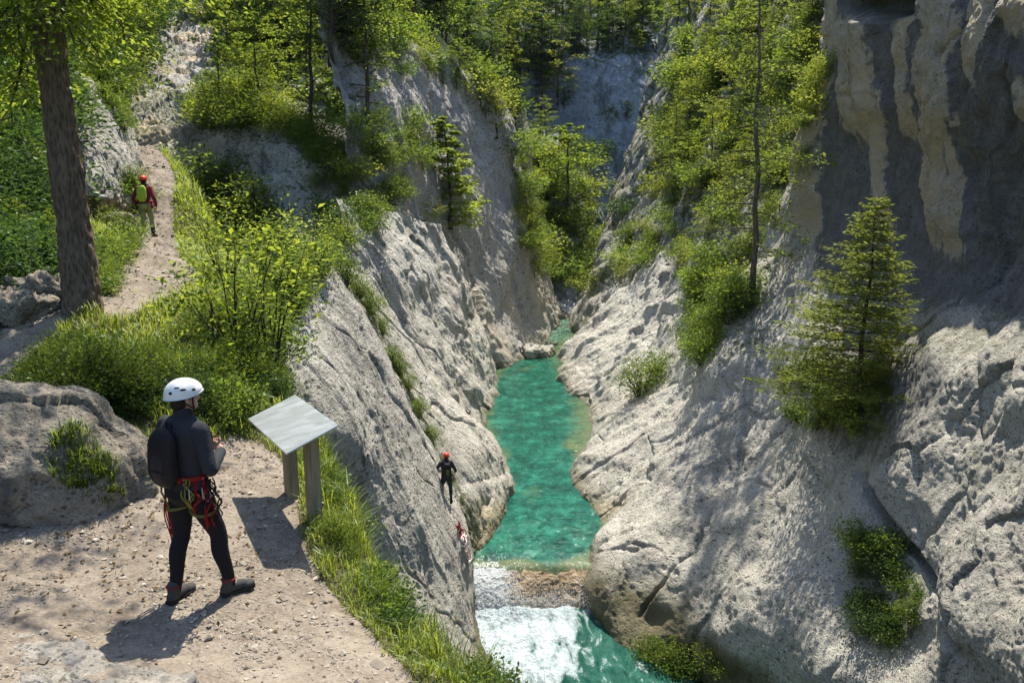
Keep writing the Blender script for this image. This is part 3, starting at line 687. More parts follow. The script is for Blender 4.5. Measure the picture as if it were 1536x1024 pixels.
def mat_fall():
    m = NT('falling_water'); v = m.coord(); fo = m.attr('foam')
    st = m.noise(m.scale(v, (5, 1.2, 1.4)), 3, 7, .75, .3); sp = m.voro(v, 16)
    rock = m.ramp(m.noise(v, 2.5, 5), [(.35, (.10, .07, .04)), (.55, (.26, .18, .09)), (.7, (.36, .30, .22))])
    f = m.ramp(m.math('ADD', m.math('MULTIPLY', st, .9), m.math('ADD', m.math('MULTIPLY', fo, .55), m.math('MULTIPLY', sp, -.25))), [(.42, 0.), (.72, 1.)])
    col = m.mix(f, rock, (.42, .45, .47))
    m.bsdf(col, .22, m.bump(m.math('ADD', st, m.math('MULTIPLY', sp, .4)), .8, .1), .5); return m.m
M['fall'] = mat_fall()
def mat_foam():
    m = NT('white_water'); v = m.coord(); fo = m.attr('foam')
    n = m.noise(m.scale(v, (1.5, .6, 1)), 2.0, 7, .66, .5); n2 = m.noise(v, 5.5, 6, .62)
    f = m.ramp(m.math('ADD', fo, m.math('ADD', m.math('MULTIPLY_ADD', n, 3.4, -1.75), m.math('MULTIPLY_ADD', n2, .35, -.17))), [(.22, 0.), (.5, .55), (.95, 1.)])
    deep = m.ramp(n, [(.35, (.006, .06, .045)), (.65, (.04, .15, .115))])
    col = m.mix(f, deep, m.mix(n2, (.27, .38, .42), (.60, .635, .66)))
    m.bsdf(col, m.math('MULTIPLY_ADD', f, .6, .1), m.bump(m.math('ADD', m.math('MULTIPLY', n2, .6), n), 1., .22), .25); return m.m
M['foam'] = mat_foam()
# upper pool and stream, level at z = 0, lip at y = 24.2
nu, nv = 240, 700
u = np.linspace(-7.5, 13.5, nu); vy = 23.95 + 56 * np.linspace(0, 1, nv) ** 1.5
gx, gy = np.meshgrid(u, vy)
PW = np.stack([gx, gy, gx * 0], -1).reshape(-1, 3)
Pf = PW * [1, .7, 1]
amp = .022 + .03 * sstep(52, 62, PW[:, 1]) + .02 * sstep(30, 26, PW[:, 1])
PW[:, 2] = amp * (1.6 * fbm(Pf / .9, 3) + .9 * ridged(Pf / .45 + 4, 2)) - .06 * sstep(25.4, 24.4, PW[:, 1]) - 1.2 * np.clip(24.55 + .08 * fbm(PW * 1.5, 2) - PW[:, 1], 0, None) ** 2
cx = np.interp(PW[:, 1], [24, 28, 31, 35, 39, 45, 50, 57, 66], [.6, 1.4, 1.7, 1.2, 1.0, 1.2, 1.2, 1.6, 4.2]); hw = np.interp(PW[:, 1], [24, 28, 31, 35, 39, 45, 50, 57, 66], [2.3, 2.5, 2.3, 1.6, 2.4, 2.6, 2.0, 2.4, 2.8])
sh = sstep(.45, 1.35, np.abs(PW[:, 0] - cx) / hw + .25 * fbm(PW / 1.3, 3)) * .8 + .8 * sstep(25.0, 24.3, PW[:, 1] + .6 * fbm(PW, 2)) + .4 * sstep(46, 56, PW[:, 1])
sh += .35 * sstep(.1, .45, fbm(PW / 1.8 + 4, 3))
fo = sstep(52, 60, PW[:, 1]) * .45 + .5 * sstep(25.8, 24.3, PW[:, 1]) * sstep(.4, -.8, PW[:, 0] + .4 * fbm(PW, 2))
link('stream', mesh_np('stream', PW, grid_quads(nu, nv), M['water'], True, dict(shallow=np.clip(sh, 0, 1), foam=np.clip(fo, 0, 1))), kind='structure', label='clear emerald stream running down the middle of the gorge')
# the fall: over the lip and down 0.95 m
nu, nv = 220, 90
u = np.linspace(-2.6, 3.6, nu); t = np.linspace(0, 1, nv)
FX, FT = np.meshgrid(u, t)
lip = 24.62 + .12 * np.sin(FX * 1.3) + .12 * fbm(np.c_[FX.ravel(), FX.ravel() * 0, FX.ravel() * 0 + 3], 3).reshape(FX.shape)
PFa = np.stack([FX, lip - 1.35 * FT ** .8 - .1 * FT, -.13 - .97 * FT ** 1.9], -1).reshape(-1, 3)
n = fbm(PFa * [2.2, .6, .6], 4).ravel(); n2 = ridged(PFa * 3.5, 3)
PFa[:, 1] -= .16 * n + .05 * n2; PFa[:, 2] += .05 * n2
ff = np.clip(.95 * sstep(.5, -.9, FX.ravel()) + .12 * FT.ravel() + .35 * sstep(.75, 1., FT.ravel()) + .25 * n, 0, 1)
link('waterfall', mesh_np('waterfall', PFa, grid_quads(nu, nv), M['fall'], True, dict(foam=ff)), kind='structure', label='low waterfall sliding over a brown rock step')
# the white run-out below
nu, nv = 260, 260
gx, gy = np.meshgrid(np.linspace(-3, 9, nu), np.linspace(13, 23.9, nv))
PB = np.stack([gx, gy, gx * 0 - 1.05], -1).reshape(-1, 3)
edge = np.interp(PB[:, 1], [13, 19, 20.5, 21.5, 22.5, 23.3, 24], [.4, 1.3, 1.9, 2.1, 2.5, 2.75, 2.9])
f = sstep(.9, -1.5, PB[:, 0] - edge + 1.1 * fbm(PB * [1, .6, 1], 4))
PB[:, 2] += f * (.26 * (.2 + fbm(PB * [1, .6, 1] / .8, 4)) + .06 * ridged(PB * [1, .6, 1] / .4, 3)) + .04 * fbm(PB / .6, 3) - .04 * (23.9 - PB[:, 1]) - .1 * sstep(20, 15, PB[:, 1])
PB[:, 2] += .10 * sstep(22.4, 22.9, PB[:, 1]) * sstep(23.4, 23.0, PB[:, 1]) * f - .3 * sstep(23.2, 23.7, PB[:, 1])
link('foam', mesh_np('foam', PB, grid_quads(nu, nv), M['foam'], True, dict(foam=f)), kind='structure', label='white churning water below the fall turning green at its right edge')
rng = np.random.RandomState(3)
# spray droplets
def droplets():
    n = 4200; x = rng.uniform(-1.6, 2.6, n); k = rng.rand(n); h = rng.exponential(.22, n) * np.where(x < .3, 1.5, .7)
    y = 23.1 + .9 * k - .3 * rng.rand(n); c = np.stack([x, y, -.75 + h * 1.1], 1); r = rng.uniform(.005, .015, n) * np.where(x < .4, 1.25, .8)
    o = np.array([(1, 0, 0), (-1, 0, 0), (0, 1, 0), (0, -1, 0), (0, 0, 1.4), (0, 0, -1.4)])
    T = np.array([(0, 2, 4), (2, 1, 4), (1, 3, 4), (3, 0, 4), (2, 0, 5), (1, 2, 5), (3, 1, 5), (0, 3, 5)])
    V = (c[:, None] + r[:, None, None] * o[None]).reshape(-1, 3); Q = (T[None] + np.arange(n)[:, None, None] * 6).reshape(-1, 3)
    m = NT('spray_water'); m.bsdf((.68, .71, .73), .3, None, .5)
    link('spray', mesh_np('spray', V, Q, m.m), kind='stuff', label='white spray thrown up where the fall lands')
droplets()
gx, gy = np.meshgrid(np.linspace(-9, 14, 60), np.linspace(10, 84, 160))
PR = np.stack([gx, gy, gx * 0 - 1.6 - 1.2 * (gy < 23.4)], -1).reshape(-1, 3); PR[:, 2] += .3 * fbm(PR, 3)
link('riverbed', mesh_np('riverbed', PR, grid_quads(60, 160), M['rock']), kind='structure', label='stony bed under the stream')

M['boulder_pale'] = mat_rock('bedrock_stone', (.40, .37, .32), (.32, .295, .25), (.19, .172, .145), 2.4, .7, .1)
# ------------------------------------------------------------------ boulders
def boulder(name, c, r, seed, mat, label, cat='boulder', res=90, group=None, at=None, A=(.3, .1, .04), p=2.6, rz=0., ry=0.):
    MBk = MB(); seg, rings = res * 2, res
    MBk.ball((0, 0, 0), 1., seg, rings); V = np.concatenate(MBk.V); Q = np.concatenate(MBk.Q)
    V = V / (np.abs(V) ** p).sum(1)[:, None] ** (1 / p); Nn = V / np.linalg.norm(V, axis=1)[:, None]
    P = V * np.array(r); s = min(r)
    d = rock_disp(P + seed, (1, .3, -.5), (A[0], A[1], A[2]), (max(s * 1.3, .3), max(s * .45, .12), max(s * .16, .05)), A[0] * .5, 2., A[0] * .45, seed)
    P = P + Nn * d[:, None]
    ca, sa = math.cos(rz), math.sin(rz); P = np.c_[P[:, 0] * ca - P[:, 1] * sa, P[:, 0] * sa + P[:, 1] * ca, P[:, 2]]
    P = np.c_[P[:, 0] * math.cos(ry) + P[:, 2] * math.sin(ry), P[:, 1], P[:, 2] * math.cos(ry) - P[:, 0] * math.sin(ry)]
    attrs = dict(stain=np.zeros(len(P)), ochre=np.zeros(len(P)), moss=np.zeros(len(P)))
    if at: attrs.update(at(P, Nn, d))
    o = link(name, mesh_np(name, P, Q, mat, True, attrs)); o.location = c; o['label'] = label; o['category'] = cat
    if group: o['group'] = group
    return o, P + np.array(c)
M['boulder'] = mat_rock('boulder_stone', (.44, .39, .31), (.32, .285, .23), (.13, .118, .10), 2.2, 1., .1)
BO, BP = boulder('boulder', W(-45, 728, 7.5), (1.72, 1.0, 1.05), 5.1, M['boulder'], 'big grey weathered boulder bulging beside the footpath behind the climber in the white helmet', res=150,
        at=lambda P, N, d: dict(moss=.6 * sstep(.2, .5, fbm(P / .5, 3)) * sstep(.2, .7, N[:, 2]), ochre=.9 * sstep(.1, -.4, N[:, 2] + .3 * fbm(P / .7, 2)), stain=.45 * sstep(0, .4, fbm(P / .6 + 9, 3))), A=(.27, .10, .045), p=2.4, rz=.15, ry=.36)
def rock_at(px, py, zc, r, seed, label, mat='rock', **k):
    return boulder('boulder', W(px, py, zc), r, seed, M[mat], label, res=40, **k)
rock_at(806, 532, 55.6, (1.1, .9, .55), 3.3, 'pale rounded boulder sitting alone in the middle of the stream')
for k, (x, y, z, r) in enumerate(((848, 524, 58, .32), (828, 519, 59, .35), (775, 518, 59.5, .4), (868, 590, 46.6, .4))):
    rock_at(x, y, z, (r, r * .8, r * .55), 10 + k, 'small pale rock breaking the water near the head of the stream', group='rocks breaking the water upstream')
boulder('bedrock_slab', W(0, 1050, 5.0), (1.5, .5, .13), 61., M['boulder_pale'], 'smooth pale bedrock slab breaking through the path in the near left corner', 'rock slab', res=70, A=(.10, .03, .02), rz=-.25)
lb = [('dark broken rock at the left edge below the ivy bank', 20, 430, 13.6, (.7, .6, .5)), ('flat grey rock lying at the roots side of the big trunk', 62, 452, 12.6, (.65, .5, .3)), ('low rock half in shade left of the dark upper trail', 12, 470, 12, (.5, .5, .32)),
      ('brown rock under the undercut slab beside the red helmeted hiker', 172, 345, 24.6, (.5, .5, .35)), ('pale rock block in the mouth of the undercut slab', 150, 352, 24.2, (.45, .4, .3))]
for k, (l, x, y, z, r) in enumerate(lb): rock_at(x, y, z, r, 30 + k, l, 'boulder')
# ------------------------------------------------------------------ vegetation
def leaf_mesh(C, L, rng, aspect=.55, up=.6, dirs=None, droop=0.):
    """one folded four-cornered blade per leaf"""
    n = len(C); C = np.asarray(C, float); L = np.broadcast_to(L, (n,))[:, None]
    a = rng.normal(size=(n, 3)) if dirs is None else dirs + .45 * rng.normal(size=(n, 3))
    a[:, 2] = a[:, 2] * .55 - droop; a /= np.linalg.norm(a, axis=1)[:, None] + 1e-9
    nn = rng.normal(size=(n, 3)) * (1 - up) + np.array([0, 0, up]); b = np.cross(a, nn); b /= np.linalg.norm(b, axis=1)[:, None] + 1e-9
    c = np.cross(b, a)
    V = np.stack([C, C + a * L * .5 + b * L * aspect * .5 + c * L * .08, C + a * L, C + a * L * .5 - b * L * aspect * .5 + c * L * .08], 1)
    return V.reshape(-1, 3), np.arange(4 * n).reshape(-1, 4)

def leaf_obj(name, V, Q, mat, parent, rng, clump=None, **kw):
    n = len(Q); v = rng.rand(n) * .6 + (.4 * (.5 + .9 * fbm(V[::4] / clump, 2)) if clump else .2)
    me = mesh_np(name, V, Q, mat, False, dict(v=np.clip(np.repeat(v, 4), 0, 1)))
    return link(name, me, parent, **kw)

def lrp(*c): return [tuple(x) for x in c]
M['leaf'] = mat_leaf('leaf_bright', lrp((.045, .085, .012), (.085, .14, .02), (.13, .185, .03)), ((.26, .42, .03, 1), (.50, .58, .06, 1)), .55)
M['leaf_sh'] = mat_leaf('leaf_shrub', lrp((.04, .08, .012), (.085, .145, .02), (.15, .205, .035)), ((.20, .36, .03, 1), (.44, .52, .05, 1)), .34)
M['leaf_mid'] = mat_leaf('leaf_mid', lrp((.022, .055, .014), (.045, .095, .02), (.085, .135, .03)), ((.18, .34, .035, 1), (.36, .48, .06, 1)), .5)
M['leaf_dark'] = mat_leaf('leaf_dark', lrp((.014, .036, .014), (.028, .062, .02), (.055, .095, .028)), ((.07, .16, .03, 1), (.16, .27, .045, 1)), .38)
M['leaf_yel'] = mat_leaf('leaf_yellow', lrp((.05, .082, .014), (.09, .13, .02), (.15, .165, .03)), ((.30, .42, .04, 1), (.52, .56, .07, 1)), .52)
M['needle'] = mat_leaf('needle', lrp((.026, .055, .016), (.055, .095, .02), (.10, .14, .03)), ((.24, .34, .05, 1), (.44, .50, .08, 1)), .48)
M['needle_dark'] = mat_leaf('needle_dark', lrp((.012, .028, .014), (.022, .045, .018), (.04, .065, .024)), ((.04, .09, .03, 1), (.09, .15, .04, 1)), .3)
M['grass'] = mat_leaf('grass_blade', lrp((.04, .08, .014), (.075, .13, .02), (.15, .17, .05)), ((.28, .44, .03, 1), (.52, .58, .08, 1)), .5)
M['dead'] = mat_leaf('dead_leaf', lrp((.10, .06, .03), (.17, .11, .055), (.26, .19, .11)), ((.2, .12, .05, 1), (.3, .2, .1, 1)), .2)
M['bark'] = mat_bark('bark_grey', (.045, .036, .028), (.17, .14, .115))
M['bark_dark'] = mat_bark('bark_dark', (.02, .017, .014), (.085, .068, .052), 1.6)
M['bark_pale'] = mat_bark('bark_pale', (.10, .09, .075), (.28, .26, .23), 1.6)

def broadleaf(seed, H, spread, tr, limbs, subs, lv, ls, mat, bark, start=.22, up=.55, prof=None, curve=.25, clump=.8, nm=('trunk', 'crown'), flat=.5, lean=.0):
    """tapered trunk with limbs and side twigs; leaves spread along every twig"""
    rng = np.random.RandomState(seed); r = root('tree', (0, 0, 0), '', 'tree'); tb = MB()
    zs = np.linspace(0, H, 12); ax = np.c_[np.cumsum(rng.normal(0, .012 * H, 12)) * .6 + lean * zs, np.cumsum(rng.normal(0, .012 * H, 12)) * .6, zs]
    ax[:, :2] -= ax[0, :2]; tb.tube(ax, np.interp(zs, [0, H * .04, H * .5, H], [tr * 1.35, tr, tr * .62, tr * .08]), 9)
    C, D = [], []; prof = prof or (lambda t: math.sin(math.pi * min(1, .18 + .82 * t)) ** .7)
    for k in range(limbs):
        t = (k + rng.rand()) / limbs; z = H * (start + (1 - start) * t); a = k * 2.399 + rng.normal(0, .5)
        ln = spread * prof(t) * rng.uniform(.65, 1.15); p0 = np.array([np.interp(z, zs, ax[:, 0]), np.interp(z, zs, ax[:, 1]), z])
        d = np.array([math.cos(a), math.sin(a), up * (1 - .4 * t) + rng.normal(0, .15)]); s = np.linspace(0, 1, 6)[:, None]
        pts = p0 + d * ln * s + np.array([0, 0, -curve * ln]) * s ** 2 + rng.normal(0, .03 * ln, (6, 3)) * s
        tb.tube(pts, np.linspace(tr * .30 * (1 - .6 * t), tr * .05, 6), 5, False)
        for j in range(subs):
            q = rng.uniform(.22, 1.0); b = pts[0] + 0; fi = q * 5; i0 = min(int(fi), 4); b = pts[i0] + (pts[i0 + 1] - pts[i0]) * (fi - i0)
            sl = ln * rng.uniform(.16, .40) * (1.1 - .45 * q); sd = rng.normal(size=3); sd[2] = sd[2] * .5 + .15; sd += d * .5; sd /= np.linalg.norm(sd)
            e = b + sd * sl; tb.tube(np.array([b, b + sd * sl * .55, e]), [tr * .07, tr * .05, tr * .02], 4, False)
            m = max(2, int(lv * rng.uniform(.6, 1.4))); w = rng.rand(m, 1)
            c = b + (e - b) * w + rng.normal(size=(m, 3)) * np.array([1, 1, flat]) * sl * .30
            C.append(c); D.append(np.repeat(sd[None], m, 0))
    tb.build(nm[0], bark, r); C = np.concatenate(C); D = np.concatenate(D)
    V, Q = leaf_mesh(C, ls * rng.uniform(.6, 1.25, len(C)), rng, dirs=D, droop=.15)
    leaf_obj(nm[1], V, Q, mat, r, rng, clump * H / 8); r['H'] = H
    return r

def conifer(seed, H, spread, tr, mat, bark, whorls=24, per=6, twig=9, spray=7, ls=.13, start=.06, droop=.25, power=.85, asp=.30, side=None, thin=1.):
    """tapered trunk, whorls of boughs, flat side twigs, needle sprays along each twig"""
    rng = np.random.RandomState(seed); r = root('conifer', (0, 0, 0), '', 'tree'); tb = MB()
    zs = np.linspace(0, H, 10); ax = np.c_[rng.normal(0, .006 * H, 10), rng.normal(0, .006 * H, 10), zs]; ax[0, :2] = 0
    tb.tube(ax, np.interp(zs, [0, H * .05, H], [tr * 1.3, tr, tr * .08]), 8); C, D, LS = [], [], []
    for k in range(whorls):
        t = (k + .3 * rng.rand()) / whorls; z = H * (start + (1 - start) * t ** .92)
        for j in range(per):
            if rng.rand() > thin: continue
            a = 2 * math.pi * (j + .5 * (k % 2)) / per + rng.normal(0, .25); ln = spread * ((1 - t) ** power) * rng.uniform(.6, 1.15) + .03 * H * (1 - t) + .03
            if side is not None: ln *= 1 - side[1] * (.5 - .5 * math.cos(a - side[0]))
            p0 = np.array([np.interp(z, zs, ax[:, 0]), np.interp(z, zs, ax[:, 1]), z]); s = np.linspace(0, 1, 5)[:, None]
            d = np.array([math.cos(a), math.sin(a), .35 * t + .05 + rng.normal(0, .06)]); pts = p0 + d * ln * s + np.array([0, 0, -droop * ln]) * s ** 1.6 + np.array([0, 0, .14 * ln]) * s ** 4
            tb.tube(pts, np.linspace(tr * .16 * (1 - .7 * t) + .004, .003, 5), 4, False)
            nt = max(2, int(twig * (ln / spread + .25)))
            for q in range(nt):
                w = .15 + .85 * (q + rng.rand()) / nt; fi = w * 4; i0 = min(int(fi), 3); b = pts[i0] + (pts[i0 + 1] - pts[i0]) * (fi - i0)
                sg = 1 if q % 2 else -1; pd = np.array([-math.sin(a) * sg, math.cos(a) * sg, 0]) + d * .75; pd /= np.linalg.norm(pd)
                tl = ln * .38 * (1.05 - w * .75) + .06; pd[2] -= .12 + .1 * rng.rand()
                m = max(2, int(spray * (tl / (spread * .3) + .35))); u_ = rng.rand(m, 1)
                C.append(b + pd * tl * u_ + rng.normal(0, .018 * H ** .5, (m, 3)) * [1, 1, .6]); D.append(np.repeat(pd[None], m, 0) + rng.normal(0, .25, (m, 3)))
    tb.build('trunk', bark, r); C = np.concatenate(C); D = np.concatenate(D)
    V, Q = leaf_mesh(C, ls * rng.uniform(.6, 1.3, len(C)), rng, aspect=asp, up=.5, dirs=D * 1.6, droop=.02)
    leaf_obj('crown', V, Q, mat, r, rng, .5 * H / 8); r['H'] = H
    return r

def shrub(seed, H, spread, stems, lv, ls, mat, bark, up=.5, name='shrub', cat='shrub', low=.1, dome=True):
    """many thin stems from one foot, leaves along the upper part of each and on side twigs"""
    rng = np.random.RandomState(seed); r = root(name, (0, 0, 0), '', cat); tb = MB(); C, D = [], []
    for k in range(stems):
        a = rng.rand() * 6.283; q = math.sqrt(rng.rand()); ex = spread * q; h = H * (rng.uniform(.75, 1.05) * (math.sqrt(max(.08, 1 - .85 * q * q)) if dome else rng.uniform(.5, 1.)))
        p0 = np.array([math.cos(a) * ex * .18, math.sin(a) * ex * .18, -.05]); s = np.linspace(0, 1, 6)[:, None]
        e = np.array([math.cos(a) * ex, math.sin(a) * ex, h]); pts = p0 + (e - p0) * np.c_[s ** 1.3, s ** 1.3, s ** .85] + rng.normal(0, .025 * H, (6, 3)) * s
        tb.tube(pts, np.linspace(.012 * H ** .5, .003, 6), 4, False)
        m = int(lv * rng.uniform(.6, 1.4)); w = low + (1 - low) * rng.rand(m) ** .75; fi = w * 5; i0 = np.minimum(fi.astype(int), 4); b = pts[i0] + (pts[i0 + 1] - pts[i0]) * (fi - i0)[:, None]
        off = rng.normal(size=(m, 3)) * np.array([1, 1, .7]) * (.10 * H + .08 * spread) * (1.1 - .5 * w)[:, None]
        C.append(b + off); D.append(off / (np.linalg.norm(off, axis=1)[:, None] + 1e-6) + [0, 0, .3])
    tb.build('stems', bark, r); C = np.concatenate(C); D = np.concatenate(D); C[:, 2] = np.maximum(C[:, 2], -.12 * H)
    V, Q = leaf_mesh(C, ls * rng.uniform(.55, 1.25, len(C)), rng, up=up, dirs=D)
    leaf_obj('foliage', V, Q, mat, r, rng, .5 * H); r['H'] = H
    return r

PR = {}
PARK = (0, -55, -60)
conic = lambda t: (1 - t) ** .6 * .95 + .06
PR['cone'] = broadleaf(21, 7, 1.9, .09, 44, 10, 18, .19, M['leaf'], M['bark_dark'], .04, prof=conic, up=.35)
PR['tree_a'] = broadleaf(1, 8, 2.6, .13, 30, 9, 16, .20, M['leaf'], M['bark_dark'], .12)
PR['tree_b'] = broadleaf(2, 9, 2.3, .13, 34, 9, 16, .20, M['leaf_mid'], M['bark_dark'], .15, prof=conic)
PR['tree_c'] = broadleaf(3, 8, 2.8, .14, 28, 9, 17, .22, M['leaf_dark'], M['bark_dark'], .15)
PR['tree_d'] = broadleaf(4, 7, 2.2, .10, 26, 8, 11, .19, M['leaf_yel'], M['bark_dark'], .12)
PR['tree_e'] = broadleaf(9, 10, 2.1, .12, 34, 8, 10, .19, M['leaf'], M['bark_dark'], .22, flat=.35, clump=.6)
PR['airy'] = broadleaf(5, 10, 1.9, .12, 34, 7, 8, .15, M['leaf_mid'], M['bark_dark'], .25, up=.25, prof=lambda t: .55 + .45 * math.sin(3.1 * t), curve=.35)
PR['spruce'] = conifer(6, 10, 2.1, .14, M['needle_dark'], M['bark_dark'], 24, 6, 8, 5, .26)
PR['larch'] = conifer(7, 10, 1.7, .12, M['needle'], M['bark_dark'], 24, 5, 7, 5, .24, start=.12)
PR['sh_a'] = shrub(11, 1.4, 1.0, 26, 75, .105, M['leaf_sh'], M['bark_dark'])
PR['sh_b'] = shrub(12, 1.2, 1.0, 24, 60, .10, M['leaf_mid'], M['bark_dark'])
PR['sh_c'] = shrub(13, 1.2, 1.1, 24, 60, .10, M['leaf_dark'], M['bark_dark'])
PR['sh_d'] = shrub(14, 1.2, 1.0, 22, 55, .09, M['leaf_yel'], M['bark_dark'])
PR['sh_n'] = shrub(15, 1.3, .9, 30, 80, .075, M['leaf_sh'], M['bark_dark'], low=.02)
PR['sh_nd'] = shrub(16, 1.2, .9, 30, 60, .07, M['leaf_dark'], M['bark_dark'], low=.02)
PR['sap'] = shrub(17, 2.6, .9, 12, 75, .105, M['leaf'], M['bark_dark'], low=.35, dome=False, up=.75)
PR['dome'] = shrub(19, 1.1, 1.0, 90, 120, .055, M['leaf_sh'], M['bark_dark'], low=.25)
PR['fern'] = shrub(18, .7, .6, 26, 45, .085, M['leaf_mid'], M['bark_dark'], low=.02)
for p in PR.values(): p.location = PARK
USED = set()
NAMES = {}
def place(kind, pos, h, rz, label, group=None, cat=None, wide=1.):
    p = PR[kind]; s = h / p['H']
    sc = (s * wide, s * wide, s)
    if kind not in USED:
        USED.add(kind); p.location = pos; p.scale = sc; p.rotation_euler = (0, 0, rz); p['label'] = label
        if cat: p['category'] = cat
        if group: p['group'] = group
        elif 'group' in p: del p['group']
        return p
    return copy_tree(p, pos, rz, sc, label, cat, group)
rnd = random.Random(5)
def at_px(kind, px, py, hpx, label, group=None, wide=1., sink=.1, cat=None, rz=None):
    h = hit(px, py)
    if h is None: return None
    loc, nor, zc = h; H = hpx / F * zc
    if loc[1] < 3: return None
    return place(kind, tuple(loc - np.array([0, 0, sink * H * .4]) + nor * 0.0), H, rnd.uniform(0, 6.28) if rz is None else rz, label, group, cat, wide)
STUFF = {}
def place_stuff(kind, pos, h, rz, wide):
    p = PR[kind]; s = h / p['H']; ca, sa = math.cos(rz), math.sin(rz); jit = rnd.uniform(-.18, .18)
    for ch in p.children:
        me = ch.data; V = np.zeros(len(me.vertices) * 3, np.float32); me.vertices.foreach_get('co', V); V = V.reshape(-1, 3) * [s * wide, s * wide, s]
        V = np.c_[V[:, 0] * ca - V[:, 1] * sa, V[:, 0] * sa + V[:, 1] * ca, V[:, 2]] + np.array(pos)
        Q = np.zeros(len(me.loops), np.int32); me.loops.foreach_get('vertex_index', Q)
        if 'v' not in me.attributes: continue
        v = np.zeros(len(V), np.float32); me.attributes['v'].data.foreach_get('value', v)
        STUFF.setdefault(me.materials[0].name, []).append((V, Q.reshape(-1, 4), np.clip(v + jit, 0, 1)))
def flush_stuff(name, label):
    Vs, Qs, vs, mi, mats, n = [], [], [], [], [], 0
    for mn, L in STUFF.items():
        mats.append(bpy.data.materials[mn])
        for V, Q, v in L: Vs.append(V); Qs.append(Q + n); vs.append(v); mi.append(np.full(len(Q), len(mats) - 1, np.int32)); n += len(V)
    me = mesh_np(name, np.concatenate(Vs), np.concatenate(Qs), None, False, dict(v=np.concatenate(vs)))
    for m_ in mats: me.materials.append(m_)
    me.polygons.foreach_set('material_index', np.concatenate(mi)); link(name, me, kind='stuff', label=label); STUFF.clear()
def scatter(n, poly, kinds, h, label, group, wide=(.9, 1.3), seed=0, ws=None, sink=.15, mind=0, flat=None, stuff=False):
    rr = random.Random(seed); xs = [p[0] for p in poly]; ys_ = [p[1] for p in poly]; k = 0; tries = 0; pts = []
    while k < n and tries < n * 30:
        tries += 1; x, y = rr.uniform(min(xs), max(xs)), rr.uniform(min(ys_), max(ys_))
        if not poly_mask(np.array([x]), np.array([y]), poly)[0]: continue
        if any((x - a) ** 2 + (y - b) ** 2 < mind * mind for a, b in pts): continue
        hh = hit(x, y)
        if hh is None or hh[0][1] < 3: continue
        loc, nor, zc = hh
        if flat is not None and nor[2] < flat: continue
        pts.append((x, y)); k += 1; kd = rr.choices(kinds, ws)[0]
        lb = label.get(kd, "") if isinstance(label, dict) else label
        gp = group[kd] if isinstance(group, dict) else group
        H = rr.uniform(*h) / F * zc
        if stuff is True or (stuff == 'sh' and kd[:2] in ('sh', 'fe')): place_stuff(kd, loc - np.array([0, 0, sink * H]), H, rr.uniform(0, 6.28), rr.uniform(*wide)); continue
        place(kd, tuple(loc - np.array([0, 0, sink * H])), H, rr.uniform(0, 6.28), lb, gp, None, rr.uniform(*wide))

# --- trees standing out one by one
at_px('airy', 560, 232, 300, 'tall thin dark stemmed tree with loose foliage on the left wall top', wide=1.1)
at_px('tree_e', 462, 215, 270, 'bright airy tree rising behind the cross wall left of the thin dark stemmed one', wide=1.1)
at_px('cone', 676, 338, 162, 'small pale green cone shaped tree on the edge of the left wall', wide=1.45)
at_px('tree_a', 508, 150, 110, 'small bright tree on the green shoulder left of the tall wall top', wide=1.2)
at_px('sh_b', 500, 168, 60, 'green bush below the small bright tree on the green shoulder', wide=1.5)
at_px('tree_d', 745, 205, 95, 'yellow-green tree on the top corner of the tall left wall', wide=1.2)
at_px('tree_a', 392, 172, 150, 'young bright tree on the mossy cross wall, nearest its left end', wide=1.0)
at_px('tree_b', 330, 172, 130, 'slim young tree at the brown rock face of the cross wall', wide=.8)
at_px('larch', 1010, 290, 170, 'thin dark conifer standing alone on the left crest of the right hillside', wide=.8)
at_px('tree_a', 850, 335, 150, 'bushy yellow-green tree at the tip of the wooded spur', wide=1.25)
# --- forest
fl = {'tree_a': 'bright bushy tree in the far forest above the gorge', 'tree_b': 'mid green tapering tree in the far forest above the gorge', 'tree_c': 'dark rounded tree in the far forest above the gorge', 'spruce': 'dark spire shaped spruce in the far forest above the gorge',
      'tree_e': 'tall airy tree in the far forest above the gorge', 'tree_d': 'yellow-green tree in the far forest above the gorge', 'larch': 'pale needle tree in the far forest above the gorge'}
scatter(88, [(500, -40), (1035, -40), (1035, 50), (860, 80), (810, 250), (780, 230), (740, 120), (640, 60), (500, 30)], ['tree_a', 'tree_b', 'tree_c', 'spruce', 'tree_e', 'tree_d'], (60, 105), fl, 'forest above the head of the gorge', (1.0, 1.35), 1, [4, 4, 4, 2, 3, 2], mind=17)
fb = {'tree_a': 'bright leafy tree in the wood above the left wall', 'tree_b': 'mid green tapering tree in the wood above the left wall', 'tree_c': 'dark rounded tree in the wood above the left wall', 'tree_e': 'tall airy tree in the wood above the left wall', 'spruce': 'dark spruce in the wood above the left wall'}
scatter(30, [(330, -40), (640, -40), (690, 90), (620, 70), (550, 130), (480, 160), (420, 110), (330, 40)], ['tree_a', 'tree_b', 'tree_c', 'tree_e', 'spruce'], (140, 230), fb, 'wood above the left wall', (.9, 1.2), 2, [4, 3, 3, 4, 1], mind=24)
sp = {'tree_a': 'bright small tree clinging to the wooded spur', 'cone': 'cone shaped small tree clinging to the wooded spur', 'tree_c': 'dark small tree clinging to the wooded spur', 'tree_d': 'yellowish small tree clinging to the wooded spur'}
scatter(80, [(775, 215), (850, 215), (880, 300), (905, 400), (900, 440), (800, 420), (775, 300)], ['tree_a', 'cone', 'tree_d', 'sh_b', 'sh_d'], (18, 46), sp, 'trees on the wooded spur', (1.2, 1.6), 3, [3, 3, 1, 4, 3], mind=9, stuff='sh')
